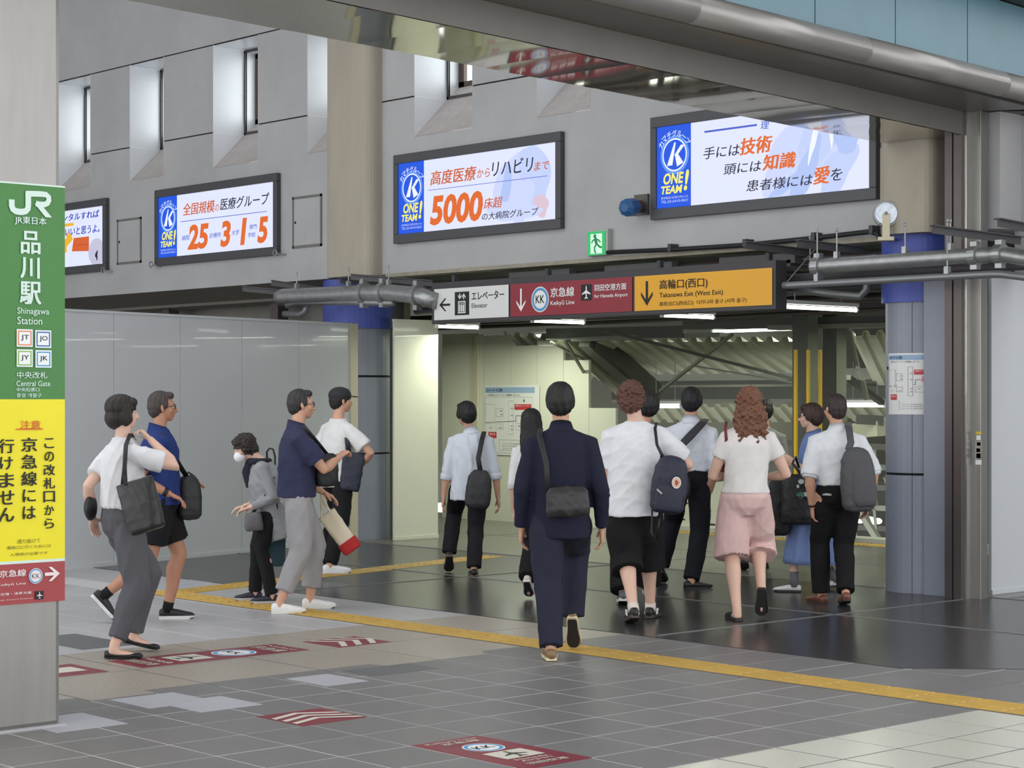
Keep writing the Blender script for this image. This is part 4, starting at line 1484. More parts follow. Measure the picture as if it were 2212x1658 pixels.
kk_sticker(-7.06, 5.79, .785, .405, 'dark red floor sticker with a line symbol and a plane, nearest the bottom edge')
q = [gp(*p) for p in ((320, 1422), (528, 1399), (598, 1408), (368, 1433))]
cx, cy = sum(p.x for p in q) / 4, sum(p.y for p in q) / 4
e = thing('floor_sticker', 'worn dark red floor sticker with a line symbol, beside the black flat shoes', 'floor sticker', (cx, cy, 0))
z = .0022
x0, y0, Wx, Ly = cx - .2, cy - .62, .40, 1.24
MB().box(x0, x0 + Wx, y0, y0 + Ly, -.001, z).build('sheet', R_st, e)
f = Face((x0, y0, z), (1, 0, 0), (0, 1, 0), (0, 0, 1))
f.rect(Wx * .2, Wx * .8, Ly * .26, Ly * .46, C_st, e, d=.001, name='pictogram')
f.multi(plane_polys(Wx * .5, Ly * .36, Ly * .16), mat('sticker_dark', (70, 70, 66), .5), e, d=.0015, name='pictogram_figure')
f.ring(Wx * .5, Ly * .64, 0, Wx * .36, M_white, e, d=.001, name='line_symbol')
f.ring(Wx * .5, Ly * .64, Wx * .27, Wx * .33, mat('line_blue', (84, 152, 204), .5), e, d=.0015, name='line_ring')
f.text('KK', Wx * .3, Wx * .7, Ly * .61, Ly * .67, M_black, e, bold=.01, d=.002)
f.text('京急線', Wx * .1, Wx * .9, Ly * .82, Ly * .90, C_st, e, bold=.02, d=.001)
f.text('Keikyū', Wx * .12, Wx * .88, Ly * .92, Ly * .96, C_st, e, bold=.01, d=.001)
f.text('Haneda', Wx * .1, Wx * .9, Ly * .17, Ly * .22, C_st, e, bold=.01, d=.001)
f.text('羽田空港', Wx * .1, Wx * .9, Ly * .06, Ly * .13, C_st, e, bold=.02, d=.001)
p = gp(128, 1450)
e, z = sticker(p.x - .25, p.x + .2, p.y - .25, p.y + .22, 'dark red floor sticker half hidden behind the stainless column')
stick_face(p.x - .25, p.y - .25, z).rect(.2, .40, .12, .32, C_st, e, d=.001, name='chevron')

# ---------------------------------------------------------------- notices
def notice(e, f, x0, x1, z0, z1):
    W, H = x1 - x0, z1 - z0
    X = lambda t: x0 + W * t
    Z = lambda t: z1 - H * t
    f.rect(x0, x1, z0, z1, mat('paper', (226, 226, 224), .6), e, d=.0, name='sheet', t=.002)
    f.rect(X(.02), X(.92), Z(.11), Z(.03), mat('print_pale_blue', (150, 176, 206), .6), e, d=.002, name='title_bar')
    f.text('エレベーターのご案内', X(.04), X(.34), Z(.095), Z(.045), mat('print_navy', (50, 60, 90), .5), e, bold=.02, d=.003)
    f.text('この先のエレベーターは移動しました。', X(.04), X(.66), Z(.155), Z(.125), M_black, e, d=.003)
    G_ = mat('print_mid_grey', (150, 150, 150), .6)
    ln = []
    def box_(a, b, c, d_, t=.004):
        return [[(X(a), Z(d_)), (X(b), Z(d_)), (X(b), Z(d_) + t), (X(a), Z(d_) + t)], [(X(a), Z(c) - t), (X(b), Z(c) - t), (X(b), Z(c)), (X(a), Z(c))],
                [(X(a), Z(d_)), (X(a) + t, Z(d_)), (X(a) + t, Z(c)), (X(a), Z(c))], [(X(b) - t, Z(d_)), (X(b), Z(d_)), (X(b), Z(c)), (X(b) - t, Z(c))]]
    for q in ((.02, .88, .17, .97), (.22, .35, .33, .45), (.45, .54, .22, .70), (.22, .35, .55, .63), (.58, .73, .54, .64), (.28, .87, .78, .93), (.02, .20, .27, .55)):
        ln += box_(*q, t=.003)
    f.multi(ln, G_, e, d=.002, name='plan_lines')
    f.multi([[(X(.02), Z(.54)), (X(.22), Z(.53)), (X(.22), Z(.525)), (X(.02), Z(.535))], [(X(.22), Z(.53)), (X(.58), Z(.515)), (X(.58), Z(.508)), (X(.22), Z(.523))], [(X(.58), Z(.515)), (X(.588), Z(.515)), (X(.588), Z(.43)), (X(.58), Z(.43))], [(X(.58), Z(.437)), (X(.68), Z(.437)), (X(.68), Z(.43)), (X(.58), Z(.43))]], mat('print_mid_dark', (90, 80, 84), .6), e, d=.003, name='route_line')
    RD = mat('print_red', (196, 60, 66), .55)
    f.rect(X(.56), X(.86), Z(.35), Z(.27), RD, e, d=.003, name='red_label')
    f.text('高輪口エレベーター', X(.58), X(.84), Z(.305), Z(.28), M_white, e, d=.004)
    f.rect(X(.08), X(.23), Z(.76), Z(.67), RD, e, d=.003, name='red_label')
    f.text('現在地', X(.10), X(.21), Z(.72), Z(.685), M_white, e, d=.004)
    f.rect(X(.69), X(.75), Z(.47), Z(.38), mat('print_pink', (222, 150, 156), .55), e, d=.003, name='pink_label')
    f.poly([(X(.715), Z(.235)), (X(.745), Z(.235)), (X(.73), Z(.19))], M_black, e, d=.003, name='north_mark')
    for k in range(3):
        f.text('エレベーターをご利用のお客さまはこちら', X(.34), X(.84), Z(.845 + k * .035), Z(.825 + k * .035), mat('print_grey', (70, 70, 74), .6), e, d=.003)
    for (a, b) in ((.30, .41), (.29, .36), (.49, .42), (.49, .32), (.49, .57), (.49, .62), (.62, .57), (.28, .60), (.10, .60)):
        f.text('改札', X(a), X(a + .05), Z(b + .02), Z(b), mat('print_grey', (70, 70, 74), .6), e, d=.003)


# notice wrapped on the right column: on its camera-facing side
n_ = Vector((0 - CRc.x, 0 - CRc.y, 0)).normalized()
n_ = Vector((n_.x * .93 - n_.y * .18, n_.y * .93 + n_.x * .18, 0)).normalized()
NT = thing('notice', 'white plan notice with red labels taped on the right column', 'notice', (CRc.x, CRc.y, 1.5))
rt_ = Vector((-n_.y, n_.x, 0))
nf = Face(Vector((CRc.x, CRc.y, 0)) + n_ * .296, rt_, UP, n_)
xl, zt_ = nf.px(1906, 762)
xr, zb_ = nf.px(2030, 895)
before = set(bpy.data.objects)
notice(NT, nf, xl, xr, zb_, zt_)
# bend the sheet and its print round the column
bpy.context.view_layer.update()
for o in list(set(bpy.data.objects) - before):
    if o.type != 'MESH':
        continue
    me = o.data
    big = [p for p in me.polygons if p.area > .002]
    if big:
        b_ = bmesh.new()
        b_.from_mesh(me)
        bmesh.ops.triangulate(b_, faces=b_.faces[:])
        for _ in range(3 if o.name.startswith(('sheet', 'title', 'plan', 'red')) else 1):
            bmesh.ops.subdivide_edges(b_, edges=[x for x in b_.edges if x.calc_length() > .035], cuts=1)
            bmesh.ops.triangulate(b_, faces=b_.faces[:])
        b_.to_mesh(me)
        b_.free()
    base = WL[NT.name]
    for v in me.vertices:
        wv = v.co + base
        q = Vector((wv.x - CRc.x, wv.y - CRc.y, 0))
        s0, dn = q.dot(rt_), q.dot(n_)
        R0 = .292 + (dn - .292) * 1.0
        th = s0 / .292
        if abs(th) > 1.5:
            th = math.copysign(1.5, th)
        q2 = rt_ * (math.sin(th) * R0) + n_ * (math.cos(th) * R0)
        v.co = Vector((CRc.x + q2.x, CRc.y + q2.y, wv.z)) - base
NT2 = thing('notice', 'white plan notice with a blue title bar on the stepped cream hoarding', 'notice', (-19, 17.15, 1.2))
nf = Face((0, 17.185, 0), (1, 0, 0), (0, 0, 1), (0, -1, 0))
xl, zt_ = nf.px(1046, 832)
xr, zb_ = nf.px(1165, 985)
notice(NT2, nf, xl, xr, zb_, zt_)

# hatches in the concrete wall
for (u0, v0, u1, v1, lab) in ((254, 572, 306, 468, 'grey access hatch in the wall between the two left screens'), (633, 537, 696, 418, 'grey access hatch in the wall left of the warm pilaster')):
    a, b = aty(u0, v0, WY), aty(u1, v1, WY)
    e = thing('access_hatch', lab, 'hatch', (a.x, WY, a.z), 'access hatches in the concrete wall')
    MB().box(a.x + .03, b.x - .03, WY - .008, WY, a.z + .03, b.z - .03).build('door', concrete, e)
    mb = MB()
    for q in ((a.x, b.x, a.z, a.z + .028), (a.x, b.x, b.z - .028, b.z), (a.x, a.x + .028, a.z, b.z), (b.x - .028, b.x, a.z, b.z)):
        mb.box(q[0], q[1], WY - .012, WY, q[2], q[3])
    mb.build('frame', mat('hatch_frame', (112, 112, 110), .6), e)
    MB().ell((a.x + .06, WY - .012, (a.z + b.z) / 2), .015, .01, .015).build('latch', M_black, e)

# ---------------------------------------------------------------- blue capped valve, speaker bell, pipes, channels
e = thing('pipe_stub', 'blue capped pipe stub on a dark wall plate between two screens', 'pipe', aty(1382, 440, 13.45))
a, b = aty(1368, 466, 13.46), aty(1397, 418, 13.46)
MB().box(a.x, b.x, 13.47, 13.5, a.z, b.z).build('wall_plate', mat('plate', (96, 92, 90), .5, metal=.4, var=.2, vscale=20), e)
p = aty(1383, 446, 13.47)
d = aty(1357, 448, 13.25)
MB().tube([p, d], .06, 16).build('stub', mat('rusty_pipe', (90, 70, 62), .6, var=.3, vscale=20), e)
MB().tube([lerp(p, d, .55), lerp(p, d, 1.15), lerp(p, d, 1.3)], [.085, .085, .04], 8).build('blue_cap', mat('blue_cap', (40, 90, 140), .5), e)

p = aty(1915, 462, 13.2)
e = thing('alarm_bell', 'round silver bell lamp on a pale bracket above the right column', 'bell', p + Vector((0, 0, -.2)))
ax = Vector((.55, -.83, 0)).normalized()
MB().tube([p - ax * .12, p - ax * .02, p + ax * .03], [.10, .115, .105], 24).build('housing', galv, e, smooth=False)
MB().tube([p + ax * .03, p + ax * .045], [.10, .09], 24).build('face', mat('bell_face', (190, 198, 208), .3, metal=.5, var=.25, vscale=30), e)
MB().bar(p + ax * .06, p + ax * .06 - UP * .21, .06, .02, up=ax).build('bracket', mat('cream_bracket', (206, 200, 172), .5), e)
MB().ell(p + ax * .075, .014, .014, .014).build('bolt', galv, e)
MB().bar(p - ax * .08 - UP * .21, p + ax * .09 - UP * .21, .13, .03).build('foot', mat('cream_bracket', (206, 200, 172), .5), e)

e = thing('wall_conduit', 'pale vertical conduits and torn dark strip at the right end of the concrete wall', 'pipe', aty(1915, 480, 13.45))
for u, m_, w_ in ((1912, concrete_warm, .07), (1930, soffit_paint, .06), (1941, soffit_paint, .03)):
    a, b = aty(u, 470, 13.42), aty(u, 300, 13.42)
    a.z, b.z = 3.2, 3.73
    MB().bar(a, b, w_, .05).build('conduit', m_, e)
mb = MB()
for k in range(14):
    c = aty(1921 + random.uniform(-4, 4), 300, 13.40)
    z_ = 3.2 + k * .038
    mb.box(c.x - .03, c.x + .02, 13.40, 13.44, z_, z_ + .05)
mb.build('torn_strip', M_black, e)

# black cable along the foot of the concrete wall
pts = [aty(u, v, 13.42) for u, v in ((1312, 545), (1450, 539), (1612, 529), (1760, 514), (1880, 500), (1895, 505), (1905, 520), (1912, 545))]
e = thing('cable', 'black cable clipped along the bottom edge of the concrete wall', 'cable', pts[0])
MB().tube(pts, .022, 8).build('cable_run', M_black, e, smooth=True)
for u, v in ((1450, 536), (1612, 526), (1760, 512), (1885, 497)):
    p = aty(u, v, 13.42)
    MB().box(p.x - .02, p.x + .02, p.y - .03, 13.5, p.z - .03, p.z + .04).build('clip', dark_metal, e)


def coupling(p, d, r, e):
    d = Vector(d).normalized()
    up = UP
    MB().tube([p - d * .035, p + d * .035], r * 1.28, 20).build('coupling', galv, e)
    for s in (1, -1):
        c = p + up * (r * 1.45 * s)
        MB().bar(c - d * .03, c + d * .03, r * .9, r * .6).build('coupling_bolt', galv, e)


def hanger(p, top, e, r=.007):
    MB().tube([p, Vector((p.x, p.y, top))], r, 6).build('hanger_rod', galv, e)
    MB().ell(Vector((p.x, p.y, top)), .012, .012, .02, n=8, m=5).build('nut', galv, e)
    MB().box(p.x - .02, p.x + .02, p.y - .02, p.y + .02, p.z - .02, p.z + .05).build('hanger_clamp', galv, e)


YP = 12.95
def pipe(label, pts, r, couplings=(), hang=(), m=galv, name='pipe', top=3.02):
    e = thing(name, label, 'pipe', pts[0])
    MB().tube(pts, r, 18).build('pipe_run', m, e, smooth=True)
    for i, t in couplings:
        a, b = Vector(pts[i]), Vector(pts[i + 1])
        coupling(lerp(a, b, t), b - a, r, e)
    for i, t in hang:
        a, b = Vector(pts[i]), Vector(pts[i + 1])
        hanger(lerp(a, b, t) + UP * r, top, e)
    return e


P_ = lambda u, v, y=YP: aty(u, v, y)
# right cluster
e = pipe('thick galvanised pipe with clamped couplings in front of the right blue collar', [P_(1756, 572), P_(1768, 575), P_(2120, 551), P_(2165, 548), P_(2212, 556), P_(2300, 560)], .062, couplings=[(1, .0), (1, .965), (2, .9)], hang=[(1, .12), (1, .55), (1, .82)])
pipe('thinner grey pipe with an elbow below the thick pipe on the right', [P_(1693, 616, 12.9), P_(1705, 616, 12.9), P_(2140, 592, 12.9), P_(2165, 592, 12.9), P_(2260, 604, 12.9)], .030, couplings=[], hang=[(1, .15), (1, .80)], m=mat('grey_pipe', (132, 134, 136), .4, metal=.5))
pipe('dark pipe running behind the thick pipe on the right', [P_(1700, 600, 13.25), P_(2130, 578, 13.25), P_(2290, 570, 13.25)], .035, m=channel_dark)
pipe('short insulated pipe ending in a bend under the thin pipe', [P_(1700, 622, 13.3), P_(1800, 635, 13.5), P_(1858, 640, 13.6), P_(1872, 625, 13.6), P_(1874, 605, 13.6)], .035, hang=[(0, .5)], m=mat('grey_pipe', (132, 134, 136), .4, metal=.5))
# left cluster
pipe('thick galvanised pipe with couplings in front of the left blue collar', [P_(604, 645), P_(612, 640), P_(790, 633), P_(845, 632), P_(905, 638), P_(940, 650)], .088, couplings=[(1, .98), (2, .7), (3, .95)], hang=[(1, .17), (1, .8), (2, .9)])
pipe('thin galvanised pipe strapped below the thick pipe at the left column', [P_(620, 660, 12.95), P_(640, 652, 12.95), P_(760, 652, 12.95), P_(850, 655, 12.95)], .035, m=mat('grey_pipe', (132, 134, 136), .4, metal=.5))
pipe('short grey pipe with an elbow stub beside the left column', [P_(614, 678, 13.1), P_(648, 679, 13.1), P_(660, 672, 13.1), P_(662, 655, 13.1)], .035, m=mat('grey_pipe', (132, 134, 136), .4, metal=.5))


def channel(label, a, b, h=.06):
    e = thing('support_channel', label, 'bracket', a, 'dark steel support channels below the wall')
    d = (Vector(b) - Vector(a)).normalized()
    MB().bar(a, b, .07, .010).build('web', channel_dark, e)
    MB().bar(Vector(a) - UP * h / 2 + VR * .0, Vector(b) - UP * h / 2, .008, h).build('flange', channel_dark, e)
    return e


for i, (u0, v0, u1, v1, y0, y1, lab) in enumerate((
        (524, 618, 690, 634, 13.0, 13.6, 'left of the left blue collar, lowest'), (586, 605, 700, 622, 13.05, 13.5, 'just left of the left blue collar'), (735, 600, 830, 606, 12.9, 13.4, 'crossing the left blue collar'), (758, 592, 935, 606, 12.85, 13.4, 'above the thick pipe left of the sign'),
        (1610, 522, 1752, 540, 12.8, 13.5, 'above the yellow end of the sign'), (1722, 518, 1870, 534, 12.8, 13.5, 'left of the right blue collar'), (2014, 487, 2205, 512, 12.5, 13.3, 'in front of the steel jamb'), (2155, 472, 2300, 500, 12.4, 13.3, 'at the right edge of the picture'))):
    channel('dark steel support channel %s' % lab, aty(u0, v0, y0), aty(u1, v1, y1))
# dark conduits above and behind the sign
DU = thing('cable_duct', 'bundle of dark ducts and conduits under the passage ceiling above the sign', 'duct', (-13, 14.5, 2.7))
for i, (y_, z_, r_) in enumerate(((13.75, 2.86, .05), (14.0, 2.74, .035), (14.25, 2.62, .04), (15.2, 2.58, .05), (15.9, 2.56, .035), (16.3, 2.64, .06), (16.7, 2.55, .03))):
    MB().tube([(-17.3 if i < 3 else -20.5, y_, z_), (-15, y_, z_ - .01), (-12.5, y_, z_ + .01), (-9.6, y_, z_)], r_, 8).build('duct', channel_dark if i % 3 else brown_steel, DU, smooth=True)
for i in range(9):
    xx = -17 + i * .95
    MB().box(xx, xx + .05, 13.6, 16.8, 2.80, 2.86).build('cross_rail', channel_dark, DU)
for i, (xx, y_) in enumerate(((-15.0, 13.7), (-13.6, 13.7), (-12.1, 13.7))):
    MB().box(xx, xx + .9, y_ - .1, y_, 2.83, 2.92).build('tray', mat('tray_grey', (96, 96, 96), .6), DU)
mb = MB()
rnd = random.Random(4)
for k in range(10):
    xx = -16 + k * .7
    pts = [(xx + t * .25, 17.0 + .12 * math.sin(t * 2 + k), 2.60 + .04 * math.sin(t * 3.1 + k * 2)) for t in range(6)]
    mb.tube(pts, .008, 5)
mb.build('loose_cable', mat('pale_cable', (176, 172, 140), .5), DU)

# ================================================================== PEOPLE
def remesh(mb, voxel, smooth=3):
    me = bpy.data.meshes.new('tmp')
    me.from_pydata([tuple(v) for v in mb.v], [], mb.f)
    o = bpy.data.objects.new('tmp', me)
    COL.objects.link(o)
    r = o.modifiers.new('r', 'REMESH')
    r.mode = 'VOXEL'
    r.voxel_size = voxel
    if smooth:
        s = o.modifiers.new('s', 'SMOOTH')
        s.iterations = smooth
        s.factor = .5
    bpy.context.view_layer.update()
    out = bpy.data.meshes.new_from_object(o.evaluated_get(bpy.context.evaluated_depsgraph_get()))
    bpy.data.objects.remove(o)
    bpy.data.meshes.remove(me)
    return out


def arrs(me):
    n = len(me.vertices)
    v = np.zeros(n * 3)
    me.vertices.foreach_get('co', v)
    nn = np.zeros(n * 3)
    me.vertices.foreach_get('normal', nn)
    k = len(me.polygons)
    fs = [tuple(p.vertices) for p in me.polygons]
    return v.reshape(-1, 3), nn.reshape(-1, 3), fs


def finish(parts, name, m, parent, wr=None, smooth=True, label=None):
    """parts: list of meshes (world space) joined into one object"""
    V, Fc, o = [], [], 0
    for me in parts:
        v, nn, fs = arrs(me)
        if wr:
            v = v + nn * wr(v)[:, None]
        V.append(v)
        Fc += [tuple(i + o for i in f) for f in fs]
        o += len(v)
        bpy.data.meshes.remove(me)
    V = np.concatenate(V) - np.array(WL.get(parent.name, Vector()))
    me = bpy.data.meshes.new(name)
    me.from_pydata(V.tolist(), [], Fc)
    me.materials.append(m)
    return link(name, me, parent, smooth, label)


def wrinkle(amp, seed, wl=.09, stretch=(1, 1, .45)):
    rn = np.random.RandomState(seed)
    K = []
    for i in range(6):
        d = rn.normal(size=3) * np.array(stretch)
        d = d / np.linalg.norm(d)
        K.append((d * 2 * math.pi / (wl * rn.uniform(.6, 1.6)), rn.uniform(0, 6.28), rn.normal(size=3) * 9, rn.uniform(.5, 1)))

    def f(v):
        s = np.zeros(len(v))
        for k, p, wv, a in K:
            ph = v @ k + p + 1.3 * np.sin(v @ wv)
            w_ = 1 - np.abs(np.sin(ph * .5))
            s += a * (w_ ** 2 - .35)
        return amp * s / 2.2
    return f


def strands(c, amp, seed, n=46, curl=0):
    rn = np.random.RandomState(seed)
    c = np.array(c)

    def f(v):
        d = v - c
        az = np.arctan2(d[:, 1], d[:, 0])
        s = np.sin(az * n + 2.5 * np.sin(d[:, 2] * 30)) * .5 + np.sin(az * n * .43 + 3 * np.sin(d[:, 2] * 18 + 1)) * .7
        if curl:
            s = np.sin(v[:, 0] * curl + 2 * np.sin(v[:, 2] * curl * .7)) + np.sin(v[:, 1] * curl * 1.1 + 2 * np.sin(v[:, 2] * curl * .6 + 1)) + np.sin(v[:, 2] * curl * .9 + 2 * np.sin(v[:, 0] * curl * .5))
        return amp * s
    return f


def skinmat(n, rgb):
    m = mat(n, rgb, .5, var=.05, vscale=12, bump=.08, bscale=160)
    b = m.node_tree.nodes['Principled BSDF']
    b.inputs['Subsurface Weight'].default_value = 0.0
    return m


skin_a = skinmat('skin_warm', (206, 158, 132))
skin_b = skinmat('skin_pale', (222, 182, 162))
skin_c = skinmat('skin_tan', (178, 128, 102))


def cloth(n, rgb, r=.85, var=.05):
    return mat(n, rgb, r, var=var, vscale=14, bump=.25, bscale=380, spec=.25)


def ik(a, c, l1, l2, pole):
    """two-bone chain from a towards c, bent towards pole; returns mid joint and end"""
    a, c = Vector(a), Vector(c)
    d = c - a
    L = d.length
    mx = (l1 + l2) * .995
    if L > mx:
        c = a + d * (mx / L)
        d = c - a
        L = mx
    u = d / L
    x = (l1 * l1 - l2 * l2 + L * L) / (2 * L)
    h = math.sqrt(max(l1 * l1 - x * x, 0))
    p = Vector(pole) - u * Vector(pole).dot(u)
    if p.length < 1e-4:
        p = u.orthogonal()
    p.normalize()
    return a + u * x + p * h, c


def hand_mb(mb, w, d, pn, ts, s=1.0, curl=25):
    """w wrist, d pointing direction, pn palm normal (fingers bend towards it), ts direction of the thumb side"""
    d = Vector(d).normalized()
    pn = (Vector(pn) - d * d.dot(Vector(pn))).normalized()
    ts = (Vector(ts) - d * d.dot(Vector(ts)) - pn * pn.dot(Vector(ts)))
    ts = ts.normalized() if ts.length > 1e-3 else d.cross(pn)
    # palm
    pts = [w - d * .02 * s, w + d * .012 * s, w + d * .045 * s, w + d * .078 * s, w + d * .094 * s]
    mb.tube(pts, [.027 * s, .029 * s, .038 * s, .041 * s, .036 * s], 12, side=ts, flat=[.72, .6, .42, .36, .34])
    mb.ell(w + d * .035 * s + ts * .024 * s + pn * .008 * s, .018 * s, .026 * s, .014 * s, (ts, d, pn), 8, 6)
    for k, (off, L, r) in enumerate(((.028, .074, .0088), (.009, .082, .0092), (-.010, .076, .0087), (-.028, .060, .0076))):
        b = w + d * (.088 - abs(off) * .12) * s + ts * off * s
        fd = (d + ts * (off * 2.2)).normalized()
        p = [b - fd * .02 * s, b]
        a0 = math.radians(curl * (.6 + .15 * k))
        ang = 0
        cur = b
        for seg in (.45, .31, .24):
            ang += a0
            dr = fd * math.cos(ang) + pn * math.sin(ang)
            cur = cur + dr * (L * seg * s)
            p.append(cur)
        mb.tube(p, [r * s * 1.05, r * s * 1.05, r * s, r * s * .92, r * s * .72], 8)
    b = w + d * .022 * s + ts * .026 * s
    p1 = b + (d * .55 + ts * .75 + pn * .25).normalized() * .036 * s
    p2 = p1 + (d * .85 + ts * .35 + pn * .35).normalized() * .030 * s
    p3 = p2 + (d * .95 + ts * .05 + pn * .45).normalized() * .024 * s
    mb.tube([b - ts * .012 * s, b, p1, p2, p3], [.012 * s, .0135 * s, .0115 * s, .0105 * s, .008 * s], 8)


def head_meshes(c, f, r, u, s, skin_parent, skin, hair, hair_col, seed, opts):
    """c centre of the head; f forward, r the person's right, u up"""
    ax = (r, f, u)
    P = lambda x, y, z: c + r * x * s + f * y * s + u * z * s
    mb = MB()
    mb.ell(P(0, -.012, .028), .074 * s, .094 * s, .086 * s, ax, 20, 14)
    mb.ell(P(0, .022, -.030), .060 * s, .066 * s, .072 * s, ax, 18, 12)
    mb.ell(P(0, .050, -.078), .030 * s, .030 * s, .026 * s, ax, 12, 8)
    mb.ell(P(0, .064, .018), .050 * s, .026 * s, .018 * s, ax, 14, 8)
    mb.tube([P(0, .078, .012), P(0, .096, -.012), P(0, .106, -.030), P(0, .088, -.036)], [.009 * s, .011 * s, .013 * s, .008 * s], 8)
    mb.ell(P(.013, .090, -.030), .008 * s, .010 * s, .008 * s, ax, 8, 6)
    mb.ell(P(-.013, .090, -.030), .008 * s, .010 * s, .008 * s, ax, 8, 6)
    mb.ell(P(0, .082, -.052), .024 * s, .010 * s, .007 * s, ax, 10, 6)
    mb.ell(P(0, .080, -.063), .020 * s, .010 * s, .007 * s, ax, 10, 6)
    for sx in (1, -1):
        mb.ell(P(.077 * sx, -.004, -.008), .009 * s, .017 * s, .031 * s, (r, (f - r * .35 * sx).normalized(), u), 10, 8)
        mb.ell(P(.042 * sx, .056, -.022), .022 * s, .020 * s, .024 * s, ax, 10, 8)
    head = remesh(mb, .0065 * s, 2)
    if opts.get('eyes', True):
        for sx in (1, -1):
            e = MB()
            e.ell(P(.031 * sx, .074, .004), .0125 * s, .0085 * s, .0085 * s, ax, 12, 8)
            eo = e.build('eye', mat('eye_white', (226, 222, 218), .3), skin_parent, smooth=True)
            e = MB()
            e.ell(P(.031 * sx, .0815, .004), .0052 * s, .003 * s, .0055 * s, ax, 10, 6)
            e.build('iris', mat('iris_dark', (40, 26, 20), .2), eo, smooth=True)
            e = MB()
            e.tube([P(.014 * sx, .086, .022), P(.032 * sx, .087, .027), P(.050 * sx, .075, .022)], [.002 * s, .0032 * s, .0015 * s], 6)
            e.build('eyebrow', mat('hair_' + '%d_%d_%d' % hair_col, hair_col, .6), skin_parent, smooth=True)
    # hair
    hm = mat('hair_' + '%d_%d_%d' % hair_col, hair_col, .6, var=.2, vscale=30, spec=.22)
    hb = MB()
    amp, n, curl, vox = .0036, 34, 0, .006
    if hair == 'short':
        hb.ell(P(0, -.022, .042), .080 * s, .093 * s, .086 * s, ax, 22, 14)
        hb.ell(P(0, -.050, -.018), .070 * s, .060 * s, .066 * s, ax, 18, 12)
        hb.ell(P(0, -.040, .012), .078 * s, .078 * s, .080 * s, ax, 20, 12)
        hb.ell(P(0, .040, .088), .056 * s, .042 * s, .030 * s, ax, 14, 8)
        for sx in (1, -1):
            hb.ell(P(.070 * sx, .008, .022), .013 * s, .028 * s, .042 * s, ax, 10, 8)
    elif hair == 'full':
        hb.ell(P(0, -.020, .046), .088 * s, .102 * s, .090 * s, ax, 22, 14)
        hb.ell(P(0, -.052, -.014), .082 * s, .068 * s, .074 * s, ax, 18, 12)
        hb.ell(P(0, -.042, .014), .087 * s, .088 * s, .086 * s, ax, 20, 12)
        hb.ell(P(0, .046, .084), .066 * s, .046 * s, .034 * s, ax, 14, 8)
        for sx in (1, -1):
            hb.ell(P(.076 * sx, .004, .012), .018 * s, .036 * s, .054 * s, ax, 10, 8)
    elif hair == 'bob':
        hb.ell(P(0, -.020, .045), .098 * s, .110 * s, .092 * s, ax, 24, 14)
        hb.ell(P(0, -.045, -.030), .094 * s, .082 * s, .084 * s, ax, 20, 12)
        hb.ell(P(0, .056, .076), .074 * s, .044 * s, .036 * s, ax, 14, 8)
        for sx in (1, -1):
            hb.ell(P(.080 * sx, .018, -.020), .022 * s, .050 * s, .070 * s, ax, 12, 8)
        amp = .0025
    elif hair == 'curly':
        hb.ell(P(0, -.020, .048), .094 * s, .108 * s, .094 * s, ax, 24, 14)
        hb.ell(P(0, -.050, -.020), .090 * s, .078 * s, .082 * s, ax, 20, 12)
        hb.ell(P(0, .052, .082), .070 * s, .044 * s, .034 * s, ax, 14, 8)
        for sx in (1, -1):
            hb.ell(P(.080 * sx, .005, .012), .024 * s, .046 * s, .058 * s, ax, 10, 8)
        amp, curl, vox = .0042, 190, .006
    elif hair == 'long_curly':
        hb.ell(P(0, -.020, .045), .098 * s, .110 * s, .094 * s, ax, 24, 14)
        hb.ell(P(0, -.062, -.080), .122 * s, .074 * s, .130 * s, ax, 24, 16)
        hb.ell(P(0, -.080, -.170), .118 * s, .058 * s, .098 * s, ax, 22, 12)
        hb.ell(P(.075, -.060, -.150), .056 * s, .058 * s, .090 * s, ax, 14, 10)
        hb.ell(P(-.075, -.060, -.150), .056 * s, .058 * s, .090 * s, ax, 14, 10)
        hb.ell(P(0, .052, .080), .070 * s, .044 * s, .036 * s, ax, 14, 8)
        rn = random.Random(seed)
        for k in range(46):
            t = rn.uniform(-1, 1)
            zz = rn.uniform(-.25, .06)
            x = t * (.105 + .02 * (zz < -.05))
            y = -.065 - .055 * math.sqrt(max(0, 1 - t * t))
            p0 = P(x, y, zz)
            pts = [p0 + r * (.012 * math.sin(q * 1.5 + k)) * s + f * (.012 * math.cos(q * 1.5 + k)) * s - u * q * .014 * s for q in range(6)]
            hb.tube(pts, [.011 * s, .013 * s, .013 * s, .012 * s, .010 * s, .005 * s], 7)
        amp, curl, vox = .0035, 150, .006
    elif hair == 'long':
        hb.ell(P(0, -.020, .045), .092 * s, .106 * s, .090 * s, ax, 24, 14)
        hb.tube([P(0, -.045, .03), P(0, -.062, -.07), P(0, -.085, -.18), P(0, -.10, -.29), P(0, -.10, -.36)], [.090 * s, .094 * s, .098 * s, .082 * s, .05 * s], 20, side=r, flat=[.9, .70, .55, .45, .4])
        hb.ell(P(0, .052, .078), .070 * s, .042 * s, .034 * s, ax, 14, 8)
        for sx in (1, -1):
            hb.ell(P(.076 * sx, .010, -.030), .022 * s, .042 * s, .080 * s, ax, 12, 8)
    if hb.v and hair != 'none':
        finish([remesh(hb, vox * s, 1)], 'hair', hm, skin_parent, wr=strands(c, amp * s, seed, n, curl))
    return head


